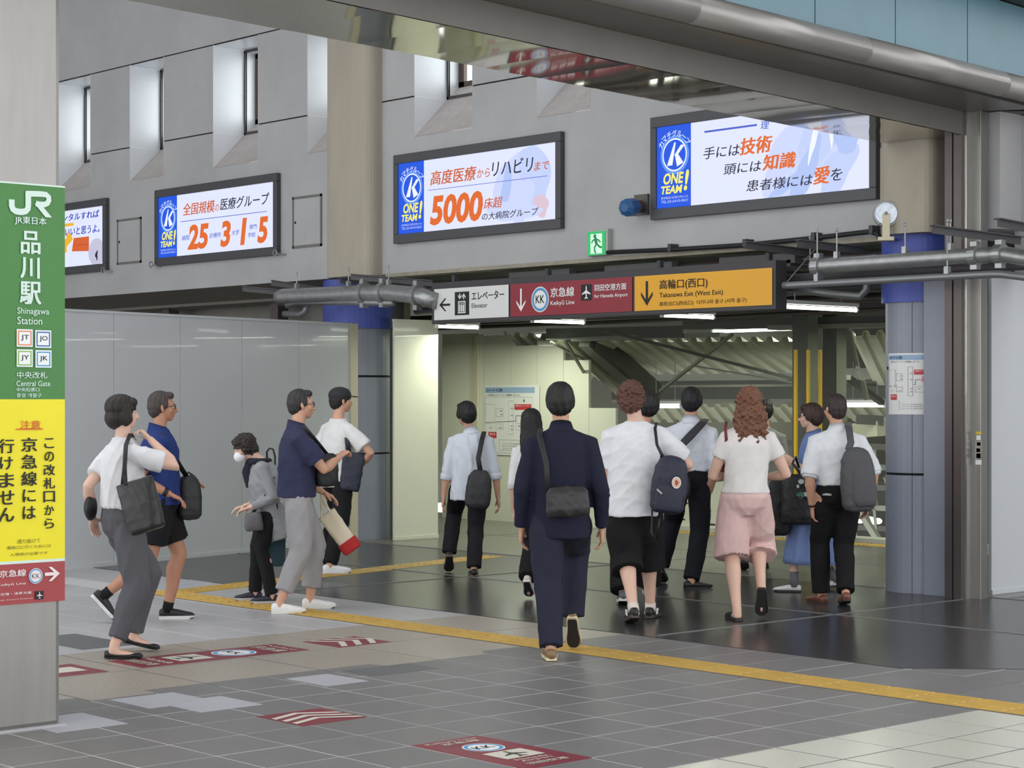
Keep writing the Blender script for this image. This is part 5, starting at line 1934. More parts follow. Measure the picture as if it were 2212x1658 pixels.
def shoe(ank, fwd, rt, pitch, kind, col, sole_col, parent, s=1.0, L=.265):
    p = math.radians(pitch)
    fd = fwd * math.cos(p) - UP * math.sin(p)
    uu = UP * math.cos(p) + fwd * math.sin(p)
    o = ank - uu * .078 * s - fd * .062 * s          # heel end at ground level
    W = [(0, .022), (.04, .030), (.12, .034), (.30, .034), (.50, .040), (.68, .048), (.82, .046), (.93, .036), (.99, .018)]
    hh = {'sneaker': [.062, .074, .082, .080, .070, .058, .050, .042, .026], 'leather': [.055, .066, .072, .070, .062, .050, .042, .036, .024],
          'flat': [.046, .050, .046, .030, .026, .028, .034, .034, .020], 'mule': [.012, .012, .012, .014, .048, .060, .054, .044, .024], 'high': [.085, .105, .115, .105, .080, .062, .052, .044, .028]}[kind]
    sole_t = {'sneaker': .024, 'leather': .018, 'flat': .010, 'mule': .024, 'high': .026}[kind]

    def ring(t, w_, z0, z1, k=1.0, flatbottom=True):
        pts = []
        n = 14
        for i in range(n):
            a = 2 * math.pi * i / n
            x, z = math.cos(a), math.sin(a)
            x = math.copysign(abs(x) ** .7, x)
            if z < 0:
                z = -abs(z) ** .4
            zz = z0 + (z1 - z0) * (z * .5 + .5)
            pts.append(o + fd * (L * s * t) + rt * (x * w_ * s * k) + uu * zz * s)
        return pts
    rings = [ring(t, w_ * .96, sole_t * .6, h, 1.0) for (t, w_), h in zip(W, hh)]
    mb = MB().loft(rings)
    so = mb.build('shoe', mat('shoe_%d_%d_%d' % col, col, .45, var=.06, vscale=20), parent, smooth=True)
    ms = MB()
    out = []
    for sgn in (1, -1):
        seq = W if sgn > 0 else W[::-1]
        for t, w_ in seq:
            out.append((t, sgn * (w_ + .004)))
    z0, z1 = 0.0, sole_t
    top = [o + fd * (L * s * t) + rt * x * s + uu * z1 * s for t, x in out]
    bot = [o + fd * (L * s * t * .99) + rt * x * s * .96 + uu * (z0 + (.014 if t > .9 else .0)) * s for t, x in out]
    n = len(out)
    ms.add(bot + top, [tuple(reversed(range(n))), tuple(range(n, 2 * n))] + [(i, (i + 1) % n, n + (i + 1) % n, n + i) for i in range(n)])
    ms.build('sole', mat('sole_%d_%d_%d' % sole_col, sole_col, .6), so)
    # darker outsole tread
    mt = MB()
    bt = [o + fd * (L * s * (t * .90 + .05)) + rt * x * s * .78 - uu * .002 * s for t, x in out]
    mt.add(bt + [v + uu * .004 * s for v in bt], [tuple(reversed(range(n))), tuple(range(n, 2 * n))] + [(i, (i + 1) % n, n + (i + 1) % n, n + i) for i in range(n)])
    mt.build('tread', mat('tread_dark', (40, 38, 40), .7), so)
    if kind in ('sneaker', 'leather', 'high'):
        ml = MB()
        for k in range(4):
            t = .40 + k * .075
            i0 = 3 + k * .8
            hz = np.interp(t, [w_[0] for w_ in W], hh)
            a = o + fd * (L * s * t) + uu * (hz + .001) * s
            ml.tube([a - rt * .018 * s - uu * .004 * s, a + uu * .001, a + rt * .018 * s - uu * .004 * s], .0022 * s, 5)
        ml.build('lace', mat('lace', (210, 210, 208) if sum(col) > 200 else (60, 60, 62), .7), so)
    return so


TOPS = {}


def person(label, H, phi, feet, pelvis, neck, head, top_y, armR, armL, top, bottom, shoes, skin, hair, hair_col,
           seed=1, build=1.0, headphi=None, group=None, pel_z=None, neck_z=None, headpitch=0, opts=None, feet_phi=None, female=False, dd=0):
    opts = opts or {}
    yg = sum(f[1] for f in feet) / 2
    D = F * EYE / (yg - 860) + dd
    S = H / 1.70
    ph = math.radians(phi)
    fw = VA * math.cos(ph) + VR * math.sin(ph)
    rt = VR * math.cos(ph) - VA * math.sin(ph)
    zpx = lambda py: EYE - (py - 860) / F * D
    pel = pd(pelvis, 860, D)
    pel.z = pel_z if pel_z else .525 * H
    root = thing('person', label, 'person', (pel.x, pel.y, 0), group)
    nk = pd(neck[0], 860, D + (neck[1] if len(neck) > 1 else 0))
    ztop = zpx(top_y)
    hc = pd(head[0], 860, D + (head[1] if len(head) > 1 else 0))
    hs = .97 * S ** .6 * (.96 if female else 1.0)
    hc.z = ztop - .122 * hs
    nk.z = neck_z if neck_z else hc.z - .165 * hs
    hp = math.radians(headphi if headphi is not None else phi)
    hf = VA * math.cos(hp) + VR * math.sin(hp)
    hr = VR * math.cos(hp) - VA * math.sin(hp)
    pt = math.radians(headpitch)
    hf2, hu = hf * math.cos(pt) - UP * math.sin(pt), UP * math.cos(pt) + hf * math.sin(pt)
    sp = nk - pel
    su = sp.normalized()
    B = build * S
    sw = (.150 if female else .170) * B
    TL = sp.length
    C = lambda t: pel + sp * t

    def ring(t, a, b, n=20, off=0.0, cen=None):
        c = cen if cen is not None else C(t)
        ff = (fw - su * fw.dot(su)).normalized()
        return [c + rt * (a * math.cos(2 * math.pi * i / n)) + ff * (b * math.sin(2 * math.pi * i / n) + off) for i in range(n)]
    torso = [(-.22, .070, .060), (-.12, .140, .105), (.02, .166, .122), (.18, .150, .112), (.36, .134, .100), (.55, .148, .108), (.72, .158, .110), (.83, .142, .098), (.91, .108, .080), (.965, .074, .062), (1.03, .055, .055)]
    if female:
        torso = [(t, a * (1.04 if t < .1 else .90), b) for t, a, b in torso]
    mb = MB()
    mb.loft([ring(t, a * B, b * B) for t, a, b in torso])
    mb.tube([C(.96), nk + (hc - nk) * .35, hc - hu * .03], [.056 * S, .053 * S, .055 * S], 12)
    # legs
    J = {}
    for side, ft in zip('LR', feet):
        sg = 1 if side == 'R' else -1
        hip = pel + rt * (.088 * B * sg) - UP * .02
        Df = F * EYE / (ft[1] - 860)
        g = pd(ft[0], 860, Df)
        pitch = ft[3] if len(ft) > 3 else 0
        lift = ft[2] if len(ft) > 2 else 0
        p_ = math.radians(pitch)
        g.z = (.078 * math.cos(p_) + .205 * math.sin(p_)) * S ** .5 + lift
        fp = math.radians((feet_phi if feet_phi is not None else phi) + (ft[4] if len(ft) > 4 else 0))
        ff = VA * math.cos(fp) + VR * math.sin(fp)
        fr = VR * math.cos(fp) - VA * math.sin(fp)
        knee, ank = ik(hip, g, .245 * H, .243 * H, (fw + ff) * .5 + UP * .1)
        J['hip' + side], J['knee' + side], J['ank' + side], J['ff' + side], J['fr' + side], J['pitch' + side] = hip, knee, ank, ff, fr, pitch
        back = -(fw)
        k1, k2 = lerp(knee, ank, .28) + back * .014, lerp(knee, ank, .62)
        mb.tube([hip + UP * .03, lerp(hip, knee, .35), lerp(hip, knee, .75), knee, k1, k2, ank, ank - UP * .03 * math.cos(p_) - ff * .0],
                [.088 * B, .080 * B, .060 * B, .054 * B, .057 * B, .042 * B, .034 * S, .036 * S], 14)
        # foot inside the shoe
        fd = ff * math.cos(p_) - UP * math.sin(p_)
        uu = UP * math.cos(p_) + ff * math.sin(p_)
        mb.tube([ank - uu * .04 - fd * .03, ank - uu * .045 + fd * .06, ank - uu * .058 + fd * .12, ank - uu * .062 + fd * .155], [.030 * S, .030 * S, .026 * S, .018 * S], 10, side=fr, flat=.8)
    # arms
    for side, ar in (('L', armL), ('R', armR)):
        sg = 1 if side == 'R' else -1
        sh = C(.80) + rt * (sw * sg)
        if ar is None:
            wr_ = sh - UP * (.31 * H) + fw * .06 + rt * .04 * sg
            pole = -fw + rt * .3 * sg
            curl, pnv = 24, None
        else:
            wr_ = pd(ar[0], ar[1], D + ar[2])
            pole = -fw * .8 + rt * .5 * sg if len(ar) < 4 or ar[3] is None else VR * ar[3][0] + VA * ar[3][1] + UP * ar[3][2]
        el, wr_ = ik(sh, wr_, .172 * H, .150 * H, pole)
        J['sh' + side], J['el' + side], J['wr' + side] = sh, el, wr_
        sh2 = C(.86) + rt * (sw * .55 * sg)
        mb.tube([sh2, sh, lerp(sh, el, .3), lerp(sh, el, .75), el, lerp(el, wr_, .25), lerp(el, wr_, .7), wr_, lerp(el, wr_, 1.06)],
                [.050 * B, .056 * B, .050 * B, .041 * B, .038 * B, .041 * B, .031 * B, .025 * S, .026 * S], 12)
    body = [remesh(mb, .0115, 3)]
    for side, ar in (('L', armL), ('R', armR)):
        sg = 1 if side == 'R' else -1
        el, wr_ = J['el' + side], J['wr' + side]
        d = (wr_ - el).normalized()
        hm = MB()
        palm = -rt * sg if abs(d.dot(UP)) > .5 else -UP
        if ar is not None and len(ar) > 4 and ar[4] is not None:
            palm = VR * ar[4][0] + VA * ar[4][1] + UP * ar[4][2]
        thumb = fw if abs(d.dot(UP)) > .5 else (UP if abs(d.dot(UP)) < .5 and palm != -UP else -rt * sg)
        hand_mb(hm, wr_, d, palm, thumb, S * (.93 if female else 1.0), curl=(ar[5] if ar is not None and len(ar) > 5 else 26))
        body.append(remesh(hm, .0042, 1))
    dummy = root
    hd = head_meshes(hc, hf2, hr, hu, hs, root, skin, hair, hair_col, seed, opts)
    body.append(hd)
    finish(body, 'body', skin, root)

    # ---- top
    tk, tcol = top[0], top[1]
    to = top[2] if len(top) > 2 else {}
    hem = to.get('hem')
    if hem:
        t_h = (zpx(hem) - pel.z) / sp.z
    else:
        t_h = {'tuck': .06}.get(tk, -.22)
    loose = to.get('loose', 1.0)
    e = .020
    tm_ = MB()
    rows = []
    for t in (t_h, t_h + .10, .18, .36, .55, .72, .83, .91, .965, 1.005):
        if t < t_h or (rows and t <= rows[-1][0]):
            continue
        rows.append((t,))
    rr = []
    ts_, as_, bs_ = [x[0] for x in torso], [x[1] for x in torso], [x[2] for x in torso]
    for (t,) in rows:
        a, b = np.interp(t, ts_, as_), np.interp(t, ts_, bs_)
        if t < .6 and not to.get('fit'):
            a, b = max(a, .148 * loose), max(b, .116 * loose)
        if t < .6 and to.get('fit'):
            a, b = max(a, .138), max(b, .104)
        if t < 0:
            a, b = max(a, .168), max(b, .125)
        g_ = e if t < .8 else .017
        rr.append(ring(t, a * B + g_, b * B + g_))

    tm_.loft(rr)
    sl = to.get('sleeve', .62)
    for side in 'LR':
        sg = 1 if side == 'R' else -1
        sh, el, wr_ = J['sh' + side], J['el' + side], J['wr' + side]
        sh2 = C(.865) + rt * (sw * .42 * sg)
        r0 = to.get('sr', .062)
        if sl <= 1:
            end = lerp(sh, el, sl)
            tm_.tube([sh2, sh + UP * .002, lerp(sh, el, sl * .5), end], [.064 * B, .066 * B, r0 * B + .002, r0 * B + .005], 16)
        else:
            end = lerp(el, wr_, sl - 1)
            tm_.tube([sh2, sh, lerp(sh, el, .5), el, lerp(el, end, .5), end], [.064 * B, .067 * B, .060 * B, .054 * B, .050 * B, .043 * B + (.006 if sl < 1.5 else 0)], 16)
        J['slv' + side] = end
    cm = cloth('%s_%d_%d_%d' % (('fabric',) + tcol), tcol)
    tp = finish([remesh(tm_, .011, 4)], to.get('name', 'shirt'), cm, root, wr=wrinkle(to.get('wr', .0105), seed, .11, (1, 1, .8)))
    if to.get('collar'):
        cb = MB()
        nkc = C(1.0)
        nn_ = 24
        for (z0, z1, ra, rb) in ((-.012, .035, .070, .064),):
            ax_ = (hc - nk).normalized()
            o1 = [nkc + UP * z0 + rt * (ra * S * math.cos(2 * math.pi * i / nn_)) + fw * (ra * S * math.sin(2 * math.pi * i / nn_)) for i in range(nn_)]
            o2 = [nkc + UP * (z1 - .018 * math.sin(2 * math.pi * i / nn_)) + rt * (rb * S * math.cos(2 * math.pi * i / nn_)) + fw * (rb * S * math.sin(2 * math.pi * i / nn_) - .004) for i in range(nn_)]
            o3 = [nkc + UP * (z0 - .004) + rt * ((ra + .012) * S * math.cos(2 * math.pi * i / nn_)) + fw * ((ra + .012) * S * math.sin(2 * math.pi * i / nn_)) for i in range(nn_)]
            cb.add(o1 + o2 + o3, [(i, (i + 1) % nn_, nn_ + (i + 1) % nn_, nn_ + i) for i in range(nn_)] + [(nn_ + i, nn_ + (i + 1) % nn_, 2 * nn_ + (i + 1) % nn_, 2 * nn_ + i) for i in range(nn_)])
        cb.build('collar', cm, tp, smooth=True)
    if to.get('cuff'):
        for side in 'LR':
            el, wr_ = J['el' + side], J['wr' + side]
            en = J['slv' + side]
            d = (wr_ - el).normalized() if sl > 1 else (el - J['sh' + side]).normalized()
            MB().tube([en - d * .045, en - d * .03, en + d * .008, en + d * .014], [.050 * B, .056 * B, .057 * B, .050 * B], 16).build('cuff', cm, tp, smooth=True)
    # ---- bottom
    bk_, bcol = bottom[0], bottom[1]
    bo = bottom[2] if len(bottom) > 2 else {}
    bmm = cloth('%s_%d_%d_%d' % (('fabric',) + bcol), bcol)
    bm_ = MB()
    if bk_ in ('trousers', 'shorts'):
        top_t = bo.get('top', .16)
        rws = [t for t in (top_t, .02, -.12, -.24) if t <= top_t]
        bm_.loft([ring(t, (np.interp(t, ts_, as_)) * B + .012, np.interp(t, ts_, bs_) * B + .014) for t in rws])
        hz = bo.get('hem')       # pixel row of the hem
        wk, wh, wt = bo.get('knee', .075), bo.get('hemr', .070), bo.get('thigh', .100)
        for side in 'LR':
            hip, knee, ank = J['hip' + side], J['knee' + side], J['ank' + side]
            if bk_ == 'trousers':
                if hz:
                    zt_ = zpx(hz)
                    t = (knee.z - zt_) / max(.05, (knee.z - ank.z))
                    t = min(max(t, .3), 1.05)
                else:
                    t = 1.0
                en = lerp(knee, ank, t)
                bm_.tube([hip + UP * .04, lerp(hip, knee, .25), lerp(hip, knee, .7), knee, lerp(knee, en, .4) - fw * .008, lerp(knee, en, .8), en], [wt * .80 * B, wt * B, (wt + wk) / 2 * B, wk * B, (wk + wh) / 2 * B, wh * B, wh * B], 16)
            else:
                zt_ = zpx(hz)
                if zt_ > knee.z:
                    t = (hip.z - zt_) / (hip.z - knee.z)
                    en = lerp(hip, knee, t)
                    bm_.tube([hip + UP * .04, lerp(hip, en, .5), en], [wt * .80 * B, (wt + wh) / 2 * B, wh * B * 1.02], 18)
                else:
                    t = (knee.z - zt_) / (knee.z - ank.z)
                    en = lerp(knee, ank, t)
                    bm_.tube([hip + UP * .04, lerp(hip, knee, .6), knee, en], [wt * .80 * B, (wt + wh) / 2 * B, wh * B * .97, wh * B * 1.02], 18)
        finish([remesh(bm_, .0115, 3)], bo.get('name', bk_), bmm, root, wr=wrinkle(bo.get('wr', .009), seed + 50, bo.get('wl', .12), (1, 1, .35)))
    else:
        n = 96
        zt_, zh = C(.2).z, zpx(bo['hem'])
        rings = []
        cb = (J['ankL'] + J['ankR']) / 2
        for k in range(15):
            t = k / 14
            z = zt_ + (zh - zt_) * t
            c = lerp(C(.2), Vector((cb.x, cb.y, zh)), t)
            c.z = z
            a = (.150 + (bo.get('w', .24) - .150) * (t ** .7)) * B
            b = (.115 + (bo.get('d', .20) - .115) * (t ** .7)) * B
            amp = .016 * min(1, t * 1.6)
            rings.append([c + rt * ((a + amp * math.sin(j * 2 * math.pi / n * 12 + 2 * t)) * math.cos(2 * math.pi * j / n)) + fw * ((b + amp * math.sin(j * 2 * math.pi / n * 12 + 2 * t)) * math.sin(2 * math.pi * j / n)) for j in range(n)])
        bm_.loft(rings)
        bm_.build('skirt', bmm, root, smooth=True)
    # ---- shoes and socks
    kind, scol, solc = shoes[:3]
    for side in 'LR':
        if len(shoes) > 3 and shoes[3]:
            a, kn = J['ank' + side], J['knee' + side]
            u_ = (kn - a).normalized()
            MB().tube([a - u_ * .03, a + u_ * .03, a + u_ * shoes[4]], [.040 * S, .039 * S, .041 * S], 14).build('sock', cloth('sock_%d_%d_%d' % shoes[3], shoes[3]), root, smooth=True)
        shoe(J['ank' + side], J['ff' + side], J['fr' + side], J['pitch' + side], kind, scol, solc, root, S ** .6 * (.93 if female else 1.0))
    return root, J, dict(C=C, rt=rt, fw=fw, hc=hc, hf=hf2, hr=hr, hu=hu, hs=hs, D=D, S=S, B=B, nk=nk, pel=pel, torso=torso)


# ------------------------------------------------------------------ bags and straps
def softbox(c, r, u, w_, h, d, prof, n=28, ex=3.2):
    r = Vector(r).normalized()
    u = (Vector(u) - r * r.dot(Vector(u))).normalized()
    nn = r.cross(u)
    rings = []
    for t, ws, ds in prof:
        rg = []
        for i in range(n):
            a = 2 * math.pi * i / n
            x, y = math.cos(a), math.sin(a)
            k = (abs(x) ** ex + abs(y) ** ex) ** (-1 / ex)
            rg.append(c + r * (x * k * w_ / 2 * ws) + nn * (y * k * d / 2 * ds) + u * (h * t))
        rings.append(rg)
    return MB().loft(rings), r, u, nn


PROF_PACK = [(-.5, .55, .5), (-.47, .80, .75), (-.38, .96, .95), (-.15, 1, 1), (.1, .97, .95), (.3, .88, .82), (.42, .70, .62), (.48, .45, .40), (.5, .2, .2)]
PROF_TOTE = [(-.5, .70, .6), (-.485, .84, .9), (-.42, .90, 1), (0, .94, .8), (.35, .98, .5), (.47, 1, .32), (.5, 1, .22)]
PROF_DUF = [(-.5, .80, .6), (-.46, .95, .85), (-.30, 1, 1), (0, 1, 1), (.3, .94, .85), (.44, .80, .55), (.5, .55, .3)]


def bag(name, label, cat, c, r, u, w_, h, d, prof, m, wr=.006, seed=3):
    mb, r, u, nn = softbox(Vector(c), r, u, w_, h, d, prof)
    e = thing(name, label, cat, Vector(c) - u * h / 2)
    finish([remesh(mb, .009, 2)], 'bag_body', m, e, wr=wrinkle(wr, seed, .10, (1, 1, 1)))
    return e, r, u, nn


def strap(pts, w_, m, e, side=VR, name='strap', t=.16):
    return MB().tube(pts, w_ / 2, 8, side=side, flat=t).build(name, m, e, smooth=True)

WHITE = (228, 229, 233)
BLK = (30, 30, 33)
blackm = mat('bag_black', (30, 30, 33), .55, var=.08, vscale=20, bump=.15, bscale=120)
leather = mat('bag_black_leather', (28, 28, 30), .32, bump=.2, bscale=220)
navym = mat('bag_navy', (36, 40, 58), .6, bump=.15, bscale=150)
greym = mat('bag_grey', (78, 78, 82), .65, bump=.15, bscale=150)

# 1 woman, grey trousers, tote
r1, J, I = person('woman in a white tee and grey trousers with a black tote, nearest the banner column', 1.62, 52,
    [(290, 1406, 0, 12), (246, 1422, 0, 0)], 264, (266, .0), (266, .02), 855,
    (326, 950, -.02, (1, -.2, -.9), (-1, 0, 0), 50), (200, 1118, .10, (-.3, -.5, -.2)),
    ('tee', (224, 224, 228), {'hem': 1098, 'sleeve': .70, 'sr': .072, 'name': 'tee_shirt', 'loose': 1.04}), ('trousers', (92, 92, 98), {'hem': 1372, 'thigh': .112, 'knee': .092, 'hemr': .066}),
    ('flat', (24, 24, 26), (30, 30, 32)), skin_b, 'bob', (34, 26, 24), seed=11, female=True, headphi=78, feet_phi=92)
D = I['D']
c = pd(305, 1092, D - .30)
e, r, u, nn = bag('tote_bag', 'large black leather tote hanging from the shoulder of the woman in grey trousers', 'bag', c, VR * .95 - VA * .25 + UP * .30, UP, .26, .33, .13, PROF_TOTE, leather, wr=.004)
for dx in (-.0, .05):
    strap([c + u * .15 - r * (.10 - dx) + nn * (.03 if dx else -.03), pd(269, 1010, D - .24 + dx), pd(272, 960, D - .17 + dx), pd(282, 936, D - .06), pd(290, 950, D + .06)], .028, blackm, e)
e = thing('cap', 'black rounded cap held behind the hip of the woman in grey trousers', 'cap', pd(193, 1100, D + .1))
mb = MB(); mb.ell(pd(196, 1096, D + .02), .04, .10, .085, (VR, VA, UP), 18, 12)
finish([remesh(mb, .008, 1)], 'crown', blackm, e, wr=wrinkle(.004, 4))
MB().tube([pd(190, 1070, D + .1), pd(183, 1095, D + .1), pd(190, 1118, D + .1)], .004, 6).build('blue_trim', mat('trim_blue', (40, 70, 160), .5), e)

# 2 man blue polo
r2, J, I = person('man in a blue polo shirt and black shorts walking right with a black bag', 1.68, 78,
    [(362, 1336, 0, 0), (226, 1345, 0, 48)], 346, (342, .0), (352, .02), 845,
    (366, 1066, -.16, (-1, -.2, -.4)), (398, 1040, .22, (-.6, 0, -1)),
    ('polo', (36, 54, 112), {'hem': 1090, 'sleeve': .72, 'sr': .070, 'collar': True, 'name': 'polo_shirt'}), ('shorts', (26, 26, 29), {'hem': 1172, 'hemr': .100, 'thigh': .115}),
    ('sneaker', (28, 28, 31), (216, 216, 216), (26, 26, 28), .05), skin_c, 'short', (62, 52, 50), seed=12, build=1.1)
D = I['D']
w_ = J['wrR']; d_ = (J['wrR'] - J['elR']).normalized()
MB().tube([w_ - d_ * .045, w_ - d_ * .015], [.034, .033], 16).build('watch', mat('watch_dark', (50, 54, 52), .3, metal=.6), r2)


def glasses(I, root, col=(40, 36, 34)):
    g = MB()
    P = lambda x, y, z: I['hc'] + I['hr'] * x * I['hs'] + I['hf'] * y * I['hs'] + I['hu'] * z * I['hs']
    for sx in (1, -1):
        ring = [P(.033 * sx + .024 * math.cos(t * math.pi / 8), .094, .003 + .018 * math.sin(t * math.pi / 8)) for t in range(17)]
        g.tube(ring, .0018, 5)
        g.tube([P(.056 * sx, .092, .008), P(.078 * sx, .05, .008), P(.082 * sx, -.01, .004)], .002, 5)
    g.tube([P(-.009, .095, .004), P(.009, .095, .004)], .002, 5)
    g.build('glasses', mat('glasses_frame', col, .3), root, smooth=True)


glasses(I, r2)
c = pd(407, 1074, D + .12)
e, r, u, nn = bag('backpack', 'black zipped backpack carried in front by the man in black shorts', 'bag', c, VR * .9 + VA * .4, UP, .19, .33, .20, PROF_PACK, blackm)
mb = MB(); mb.tube([c + u * .15 - r * .03, c + u * .185, c + u * .15 + r * .05], .008, 8); mb.build('grab_handle', blackm, e, smooth=True)
strap([c + u * .14 - nn * .02, pd(385, 1000, D - .02), pd(350, 935, D - .12)], .04, blackm, e)

# 3 stooped woman
r3, J, I = person('short stooped person in a grey jacket and white mask walking left', 1.50, -98,
    [(588, 1304, 0, 0), (552, 1297, 0, 0)], 590, (560, -.02), (528, -.03), 940,
    (530, 1092, .02, (.6, 0, -1)), (538, 1096, -.16, (.6, -.3, -1)),
    ('jacket', (150, 152, 156), {'hem': 1160, 'sleeve': 1.85, 'name': 'jacket', 'loose': 1.25, 'wr': .012}), ('trousers', (28, 28, 31), {'knee': .07, 'hemr': .062}),
    ('sneaker', (38, 40, 56), (190, 190, 194)), skin_b, 'curly', (46, 36, 32), seed=13, pel_z=.80, neck_z=1.13, headphi=-115, headpitch=18, female=True)
D = I['D']
P = lambda x, y, z: I['hc'] + I['hr'] * x * I['hs'] + I['hf'] * y * I['hs'] + I['hu'] * z * I['hs']
mb = MB(); mb.ell(P(0, .062, -.052), .052, .050, .046, (I['hr'], I['hf'], I['hu']), 18, 12)
mb.build('face_mask', mat('mask_white', (236, 238, 242), .8), r3, smooth=True)
mb = MB(); mb.tube([P(.05, .07, -.03), P(.078, .0, .0)], .002, 5); mb.tube([P(-.05, .07, -.03), P(-.078, .0, .0)], .002, 5)
mb.build('mask_loop', M_white, r3)
# dark scarf collar
cc = I['C'](.98)
mb = MB(); mb.tube([cc + I['rt'] * (.075 * math.cos(t)) + I['fw'] * (.075 * math.sin(t)) for t in [k * math.pi / 8 for k in range(17)]], .028, 10)
mb.tube([cc + I['fw'] * .08, I['C'](.7) + I['fw'] * .13, I['C'](.35) + I['fw'] * .14], [.035, .045, .04], 10, flat=.5)
finish([remesh(mb, .009, 2)], 'scarf', cloth('fabric_dark', (44, 46, 56)), r3, wr=wrinkle(.005, 3))
c = pd(548, 1126, D - .18)
e, r, u, nn = bag('waist_bag', 'small grey waist bag hanging in front of the stooped person', 'bag', c, VR + UP * .1, UP, .15, .15, .10, PROF_DUF, mat('bag_mid_grey', (96, 94, 98), .6))
strap([c + u * .07, pd(572, 1075, D - .18), pd(590, 1030, D - .16), pd(588, 1005, D - .02)], .026, blackm, e)
strap([pd(590, 1040, D - .17), pd(597, 1080, D - .18), pd(598, 1120, D - .16)], .022, blackm, e, name='shoulder_strap')
c = pd(598, 1188, D + .12)
e, r, u, nn = bag('tote_bag', 'dark teal flat tote bag carried low behind the stooped person', 'bag', c, VR, UP - VR * .08, .15, .26, .06, PROF_TOTE, mat('bag_teal', (36, 66, 78), .7))
strap([c + u * .12 - r * .04, c + u * .20, c + u * .12 + r * .04], .014, M_white, e)
# umbrella crook
e = thing('umbrella', 'dark folded umbrella with a curved crook handle behind the stooped person', 'umbrella', pd(600, 1150, D + .16))
MB().tube([pd(597, 1200, D + .17), pd(595, 1060, D + .17), pd(594, 985, D + .17), pd(590, 970, D + .17), pd(582, 968, D + .17), pd(576, 976, D + .17), pd(577, 988, D + .17)], .008, 8).build('handle', blackm, e, smooth=True)
MB().tube([pd(597, 1215, D + .17), pd(596, 1150, D + .17), pd(595, 1050, D + .17)], [.01, .03, .018], 12).build('canopy', blackm, e, smooth=True)

# 4 man navy polo
r4, J, I = person('man in a navy polo shirt, light grey trousers and white shoes walking right', 1.70, 76,
    [(670, 1313, 0, 0), (604, 1324, 0, 0)], 641, (641, .0), (652, .03), 841,
    (735, 985, .08, (.2, -.6, -1), None, 40), (697, 1062, .20, (-.3, 0, -1)),
    ('polo', (54, 56, 84), {'hem': 1073, 'sleeve': .72, 'sr': .076, 'collar': True, 'name': 'polo_shirt', 'loose': 1.04}), ('trousers', (158, 156, 158), {'hem': 1272, 'thigh': .110, 'knee': .088, 'hemr': .072, 'wr': .010}),
    ('sneaker', (232, 232, 230), (222, 222, 212)), skin_a, 'short', (44, 42, 44), seed=14, feet_phi=84, build=1.04)
glasses(I, r4)
D = I['D']
c = pd(706, 1014, D + .02)
e, r, u, nn = bag('shoulder_bag', 'black soft shoulder bag under the forearm of the man in a navy polo', 'bag', c, VR * .95 + VA * .2, UP, .18, .26, .13, PROF_DUF, blackm)
strap([c + u * .12, pd(690, 960, D - .05), pd(655, 918, D - .12)], .03, blackm, e)
# canvas tote with a red bottom, tilted
c = pd(734, 1148, D + .18)
u0 = Vector((0, 0, 0)) + (UP * .80 - VR * .58)
e, r, u, nn = bag('canvas_tote', 'cream canvas tote with a red bottom swinging beside the grey trousers', 'bag', c, VR * .80 + UP * .58, u0, .155, .36, .10, PROF_TOTE, mat('canvas', (220, 208, 184), .85, bump=.2, bscale=200), wr=.005)
mb, r_, u_, n_2 = softbox(c - u0.normalized() * .135, r, u0, .155, .095, .112, [(-.5, .72, .6), (-.46, .90, .9), (-.35, .99, 1), (.1, 1.03, 1.02), (.5, 1.04, 1.02)])
finish([remesh(mb, .008, 1)], 'red_bottom', mat('canvas_red', (176, 36, 38), .8), e)
for s_ in (-.03, .03):
    strap([c + u * .17 - r * .045 + nn * s_, pd(694, 1085, D + .18 + s_), pd(691, 1062, D + .18 + s_), pd(699, 1085, D + .18 + s_), c + u * .17 + r * .035 + nn * s_], .018, mat('canvas', (220, 208, 184), .85), e, name='handle')

# 5 man with cap
r5, J, I = person('man in a dark baseball cap and white tee with a navy tote, walking right', 1.70, 48,
    [(700, 1232, 0, 50), (710, 1252, 0, 0)], 728, (730, .0), (737, .02), 838,
    (772, 1012, -.02, (.8, -.3, -.6)), (700, 1050, .2, (-1, 0, -.2)),
    ('tee', (226, 226, 226), {'hem': 1052, 'sleeve': .74, 'sr': .076, 'name': 'tee_shirt', 'loose': 1.08}), ('trousers', (26, 26, 28), {'knee': .080, 'hemr': .072}),
    ('sneaker', (226, 226, 226), (224, 224, 222)), skin_a, 'short', (30, 26, 26), seed=15, headphi=66, feet_phi=75)
P = lambda x, y, z: I['hc'] + I['hr'] * x * I['hs'] + I['hf'] * y * I['hs'] + I['hu'] * z * I['hs']
mb = MB(); mb.ell(P(0, -.014, .055), .090, .108, .078, (I['hr'], I['hf'], I['hu']), 24, 14)
cap = mb.build('cap', mat('cap_dark', (44, 44, 50), .8, bump=.1, bscale=200), r5, smooth=True)
mb = MB()
a_ = [P(.075 * math.cos(t), .06 + .105 * math.sin(t), .038 + .006 * math.cos(2 * t)) for t in [k * math.pi / 12 for k in range(13)]]
mb.add(a_ + [v + I['hu'] * .006 for v in a_], [tuple(range(13)), tuple(reversed(range(13, 26)))] + [(i, i + 1, 14 + i, 13 + i) for i in range(12)])
mb.build('brim', mat('cap_dark', (44, 44, 50), .8), cap)
D = I['D']
c = pd(760, 1018, D - .16)
e, r, u, nn = bag('tote_bag', 'navy cloth tote on the shoulder of the man in the baseball cap', 'bag', c, VR - UP * .15, UP * 1.0 - VR * .12, .21, .36, .10, PROF_TOTE, navym, wr=.007)
strap([c + u * .16 - r * .05, pd(750, 950, D - .17), pd(748, 918, D - .08), pd(752, 912, D + .02)], .045, navym, e)
MB().box(c.x, c.x + .03, c.y, c.y + .002, c.z, c.z + .01).build('tag', M_white, e)

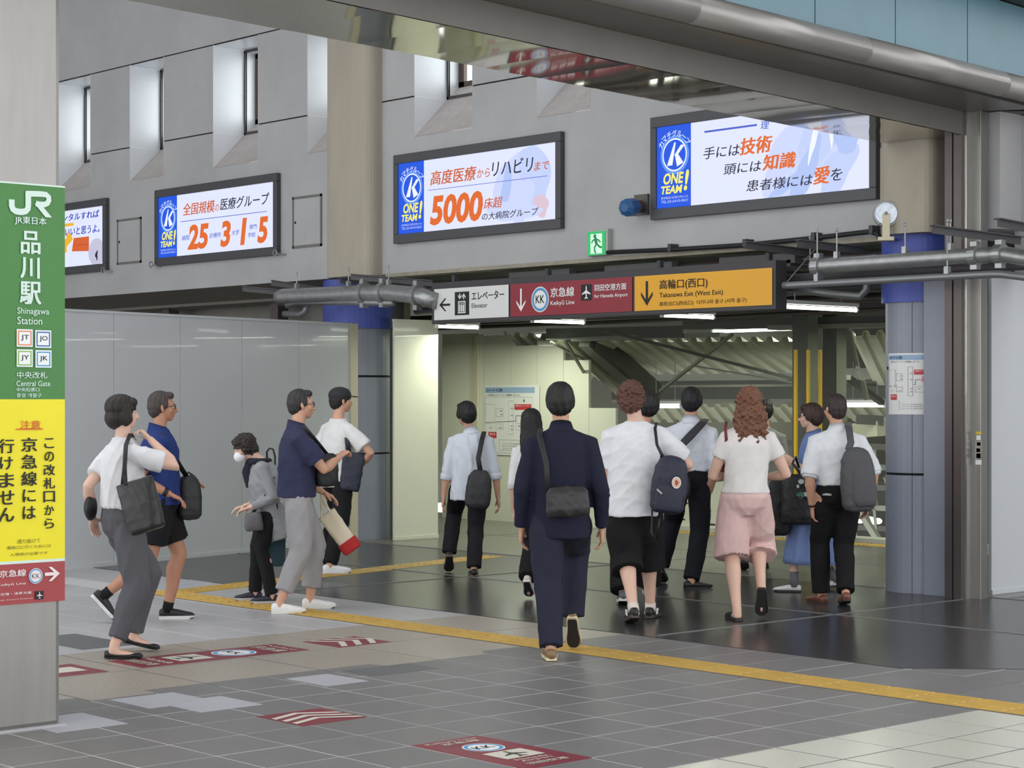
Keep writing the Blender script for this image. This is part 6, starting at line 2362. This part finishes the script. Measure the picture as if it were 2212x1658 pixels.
# 6 man white shirt beside the cream hoarding
r6, J, I = person('man in a white shirt with a black sling bag, by the cream hoarding', 1.62, -4,
    [(970, 1238, 0, 40), (1024, 1244, 0, 0)], 1014, (1018, .0), (1006, .0), 868,
    (1078, 1086, .0), (957, 1082, .0),
    ('shirt', (212, 218, 228), {'hem': 1080, 'sleeve': 1.25, 'collar': True, 'cuff': True, 'name': 'shirt', 'loose': 1.04}), ('trousers', (34, 34, 40), {'knee': .082, 'hemr': .074}),
    ('leather', (30, 28, 28), (120, 100, 84)), skin_a, 'full', (22, 20, 22), seed=16, headphi=-30)
D = I['D']
c = pd(1034, 1056, D - .22)
e, r, u, nn = bag('sling_bag', 'black soft sling bag on the back of the man by the cream hoarding', 'bag', c, VR - UP * .1, UP + VR * .05, .24, .36, .13, PROF_PACK, mat('bag_charcoal', (46, 46, 50), .6))
strap([c + u * .16, pd(1033, 990, D - .19), pd(1041, 950, D - .15), pd(1046, 932, D - .03)], .045, blackm, e)

# 7 woman with long black hair
r7, J, I = person('woman with long black hair and white blouse, left of the suited man', 1.56, 8,
    [(1140, 1296, 0, 38), (1210, 1285, 0, 0)], 1168, (1152, .0), (1148, .0), 884,
    None, None,
    ('blouse', (222, 222, 224), {'hem': 1062, 'sleeve': 1.15, 'name': 'blouse'}), ('trousers', (26, 26, 28), {'knee': .085, 'hemr': .085}),
    ('sneaker', (214, 204, 194), (226, 226, 226)), skin_b, 'long', (20, 18, 20), seed=17, female=True)

# 8 suited man
r8, J, I = person('man in a dark navy suit and tan shoes walking away in front of everyone', 1.72, 2,
    [(1190, 1426, 0, 0, -5), (1238, 1404, 0, 55, 4)], 1210, (1212, .0), (1210, .0), 828,
    (1300, 1140, .04, (.5, -1, -.2)), (1126, 1140, .04, (-.5, -1, -.2)),
    ('jacket', (32, 34, 52), {'hem': 1162, 'sleeve': 1.97, 'collar': True, 'name': 'jacket', 'loose': 1.06, 'wr': .008}), ('trousers', (40, 42, 58), {'thigh': .112, 'knee': .090, 'hemr': .076, 'wr': .010}),
    ('leather', (134, 108, 76), (218, 206, 170)), skin_a, 'full', (22, 20, 22), seed=18, build=1.02)
D = I['D']
c = pd(1226, 1082, D - .22)
e, r, u, nn = bag('shoulder_bag', 'black leather satchel on the back of the suited man', 'bag', c, VR + UP * .06, UP, .28, .20, .09, PROF_DUF, leather)
strap([c - r * .12 + u * .06, pd(1180, 1000, D - .19), pd(1165, 940, D - .13), pd(1168, 925, D - .02)], .035, blackm, e)

# 9 woman with short curly hair
r9, J, I = person('woman with short curly auburn hair, white tee and wide black culottes', 1.74, 6,
    [(1368, 1351, 0, 14, -12), (1405, 1335, 0, 0, 10)], 1366, (1374, .0), (1363, .0), 826,
    (1450, 1030, .26, (1, -.3, -.5)), (1322, 1110, .12),
    ('tee', (226, 227, 232), {'hem': 1114, 'sleeve': .78, 'sr': .076, 'name': 'tee_shirt', 'loose': 1.06, 'wr': .010}), ('shorts', (26, 26, 28), {'hem': 1232, 'hemr': .112, 'thigh': .125, 'name': 'culottes'}),
    ('sneaker', (36, 34, 34), (70, 62, 56), (224, 214, 204), .03), skin_b, 'curly', (92, 58, 48), seed=19, build=1.06)
D = I['D']
for side in 'LR':
    a = J['ank' + side]; ff, fr = J['ff' + side], J['fr' + side]
    for sg in (1, -1):
        mb = MB()
        for k in range(3):
            o_ = a - UP * .035 + ff * (.02 + .022 * k) + fr * .043 * sg
            mb.bar(o_ - UP * .022 - ff * .012, o_ + UP * .018 + ff * .008, .006, .008)
        mb.build('shoe_stripe', M_white, r9)
c = pd(1446, 1046, D - .22)
e, r, u, nn = bag('backpack', 'navy backpack with a round cream and red badge on the curly haired woman', 'bag', c, VR - UP * .12, UP + VR * .12, .26, .42, .17, PROF_PACK, navym)
strap([c + u * .19 - r * .07, pd(1419, 960, D - .19), pd(1415, 925, D - .10), pd(1418, 912, D + .02)], .022, blackm, e)
strap([c - r * .12 - u * .05, pd(1409, 1100, D - .22), pd(1407, 1150, D - .21), pd(1418, 1165, D - .22), pd(1425, 1120, D - .26)], .014, blackm, e, name='loose_strap')
fbk = Face(pd(1461, 1042, D - .322), (VR * .93 + VA * .10).normalized(), UP, (-VA + VR * .1).normalized())
fbk.ring(0, 0, 0, .042, mat('badge_cream', (228, 218, 196), .6), e, d=.004, name='badge', sx=.8)
fbk.ring(0, 0, .026, .029, mat('badge_red', (190, 62, 56), .6), e, d=.005, name='badge_ring', sx=.8)
blobp = [(.016 * math.cos(t) * (1 + .2 * math.cos(3 * t)) * .8, .02 * math.sin(t)) for t in [k * math.pi / 8 for k in range(16)]]
fbk.poly(blobp, mat('badge_red', (190, 62, 56), .6), e, d=.006, name='badge_motif')
mb, r_, u_, n_2 = softbox(c - nn * .0 + VA * -.075 - u * .09, r, u, .20, .20, .06, PROF_DUF)
finish([remesh(mb, .009, 2)], 'front_pocket', navym, e)
MB().bar(pd(1419, 1056, D - .33), pd(1430, 1066, D - .33), .004, .012).build('reflector', galv, e)

# 10 dark person behind her
r10, J, I = person('person in dark clothes and grey sneakers behind the curly haired woman', 1.69, 2,
    [(1346, 1308, 0, 10), (1402, 1291, 0, 0)], 1366, (1388, .0), (1400, .0), 845,
    (1405, 1112, .02), (1352, 1112, .10),
    ('shirt', (40, 42, 50), {'hem': 1085, 'sleeve': 1.8, 'name': 'shirt'}), ('trousers', (26, 26, 28), {'knee': .10, 'hemr': .105, 'thigh': .115}),
    ('sneaker', (96, 98, 104), (210, 210, 210)), skin_a, 'full', (26, 22, 22), seed=20)

# 11 man, white shirt, crossbody strap
r11, J, I = person('man with black hair in a white shirt and a wide dark crossbody strap', 1.72, 12,
    [(1428, 1262, 0, 25), (1493, 1271, 0, 0, 55)], 1488, (1492, .0), (1494, .0), 838,
    (1534, 1060, .02), (1462, 1060, .10),
    ('shirt', (218, 222, 232), {'hem': 1018, 'sleeve': 1.2, 'collar': True, 'cuff': True, 'name': 'shirt'}), ('trousers', (26, 27, 34), {'knee': .085, 'hemr': .076, 'top': .28}),
    ('leather', (26, 26, 28), (40, 38, 38)), skin_a, 'full', (20, 20, 24), seed=21)
D = I['D']
c = pd(1462, 1050, D - .20)
e, r, u, nn = bag('messenger_bag', 'dark messenger bag on the hip of the black haired man in a white shirt', 'bag', c, VR, UP, .24, .20, .10, PROF_DUF, blackm)
strap([c + u * .08, pd(1468, 965, D - .19), pd(1492, 940, D - .17), pd(1516, 915, D - .10), pd(1524, 905, D + .02)], .07, mat('strap_dark', (52, 52, 58), .7), e)

# 12 woman in pink shorts
r12, J, I = person('woman with long curly red hair, white tee and pale pink shorts', 1.70, 2,
    [(1592, 1341, 0, 0, -14), (1645, 1338, 0, 62, 4)], 1609, (1617, .0), (1619, .0), 838,
    (1654, 1030, .26, (.7, -.8, -.3)), (1574, 1030, .26, (-.7, -.8, -.3)),
    ('tee', (228, 224, 222), {'hem': 1066, 'sleeve': .50, 'sr': .060, 'name': 'tee_shirt', 'fit': True, 'wr': .007}), ('shorts', (226, 192, 188), {'hem': 1205, 'hemr': .132, 'thigh': .120, 'wr': .011, 'wl': .16}),
    ('mule', (30, 28, 30), (52, 46, 44)), skin_b, 'long_curly', (112, 74, 54), seed=22, female=True, build=1.03)
D = I['D']
e = thing('shoulder_bag', 'burgundy bag on a long strap in front of the woman in pink shorts', 'bag', pd(1566, 1000, D + .1))
strap([pd(1569, 910, D + .02), pd(1567, 925, D - .08), pd(1569, 950, D - .06), pd(1560, 985, D + .0), pd(1562, 1010, D + .08)], .022, mat('strap_burgundy', (112, 38, 52), .6), e)
mb, r_, u_, n_2 = softbox(pd(1574, 1012, D + .20), VR, UP, .16, .16, .08, PROF_DUF)
finish([remesh(mb, .009, 2)], 'bag_body', mat('strap_burgundy', (112, 38, 52), .6), e)

# 13 woman in blue dress
r13, J, I = person('woman in a blue dress and white loafers, facing left', 1.58, -76,
    [(1716, 1279, 0, 0), (1804, 1275, 0, 8)], 1757, (1757, .0), (1750, -.02), 872,
    (1728, 1000, .12, (.5, 0, -1)), (1716, 1000, -.14, (.6, -.3, -1)),
    ('dress', (112, 136, 190), {'hem': 1070, 'sleeve': .85, 'collar': True, 'name': 'dress_bodice', 'sr': .074}), ('skirt', (122, 142, 190), {'hem': 1215, 'w': .32, 'd': .275}),
    ('leather', (222, 222, 220), (60, 56, 54), (112, 110, 116), .10), skin_b, 'full', (58, 40, 34), seed=23, female=True)
glasses(I, r13)
D = I['D']
c = pd(1722, 1078, D - .26)
e, r, u, nn = bag('backpack', 'black backpack with a pale floral patch carried by the woman in the blue dress', 'bag', c, VR, UP, .27, .42, .18, PROF_DUF, blackm)
fp_ = Face(c + UP * .06 + VR * .05 - VA * .100, VR, UP, -VA)
rn = random.Random(5)
flm = [mat('floral_pale', (176, 190, 180), .7), mat('floral_green', (70, 110, 96), .7), mat('floral_dark', (44, 60, 60), .7)]
for k in range(16):
    x, y = rn.uniform(-.06, .07), rn.uniform(-.05, .10)
    rr_ = rn.uniform(.010, .026)
    fp_.ring(x, y, 0, rr_, flm[k % 3], e, d=.002 + k * .0004, name='flower_print', n=9, sx=rn.uniform(.6, 1.2))
strap([c + u * .18 + r * .05, pd(1712, 1000, D - .28), pd(1718, 985, D - .18), pd(1726, 1010, D - .22)], .022, blackm, e)
c = pd(1683, 1092, D - .1)
e, r, u, nn = bag('shoulder_bag', 'long black bag hanging low between the pink shorts and the blue dress', 'bag', c, VR, UP - VR * .12, .20, .50, .14, PROF_PACK, blackm)
strap([c + u * .2, pd(1690, 1010, D - .1), pd(1700, 985, D)], .03, blackm, e)

# 14 man white shirt grey backpack
r14, J, I = person('man in a white shirt and black trousers with a grey backpack on his right shoulder', 1.66, -2,
    [(1774, 1302, 0, 0, -20), (1827, 1310, 0, 12, 4)], 1810, (1808, .0), (1803, .0), 851,
    (1876, 1086, .03), (1754, 1094, .0),
    ('shirt', (226, 229, 234), {'hem': 1048, 'sleeve': .98, 'collar': True, 'cuff': True, 'name': 'shirt', 'sr': .072}), ('trousers', (24, 24, 26), {'knee': .082, 'hemr': .074, 'top': .22}),
    ('leather', (120, 74, 56), (70, 50, 42)), skin_a, 'short', (52, 42, 42), seed=24, headphi=-24, build=1.04)
D = I['D']
w_ = J['wrL']; d_ = (J['wrL'] - J['elL']).normalized()
MB().tube([w_ - d_ * .02, w_ - d_ * .005], [.032, .032], 16).build('bracelet', mat('bead_dark', (60, 40, 36), .4), r14)
c = pd(1853, 1035, D - .24)
e, r, u, nn = bag('backpack', 'dark grey backpack slung on one shoulder of the man next to the right column', 'bag', c, VR + UP * .06, UP + VR * .06, .275, .50, .18, PROF_PACK, greym)
mb, r_, u_, n_2 = softbox(c - u * .03 - VA * .06 + VR * .03, r, u, .20, .36, .09, PROF_PACK)
finish([remesh(mb, .009, 2)], 'front_pocket', greym, e, wr=wrinkle(.004, 8))
strap([c + u * .23 - r * .06, pd(1838, 955, D - .20), pd(1834, 925, D - .13), pd(1832, 912, D + .02)], .055, greym, e)
MB().box(J['hipL'].x, J['hipL'].x + .001, J['hipL'].y, J['hipL'].y + .001, .9, .901)
fpk = Face(pd(1786, 1068, D - .155), VR, UP, -VA)
fpk.poly([(-.035, -.004), (.035, -.008), (.036, .006), (.0, .012), (-.03, .006)], mat('paper_silver', (178, 178, 180), .6), r14, d=0, t=.006, name='pocket_paper')

# 15 distant person
r15, J, I = person('distant person in a grey jacket mostly hidden behind the woman in pink shorts', 1.60, 4,
    [(1608, 1234, 0, 20), (1652, 1228, 0, 0)], 1648, (1650, .0), (1650, .0), 862,
    None, None,
    ('jacket', (132, 132, 128), {'hem': 1070, 'sleeve': 1.7, 'name': 'jacket'}), ('trousers', (36, 36, 40), {}),
    ('leather', (24, 24, 26), (30, 30, 30)), skin_a, 'full', (26, 22, 22), seed=25)
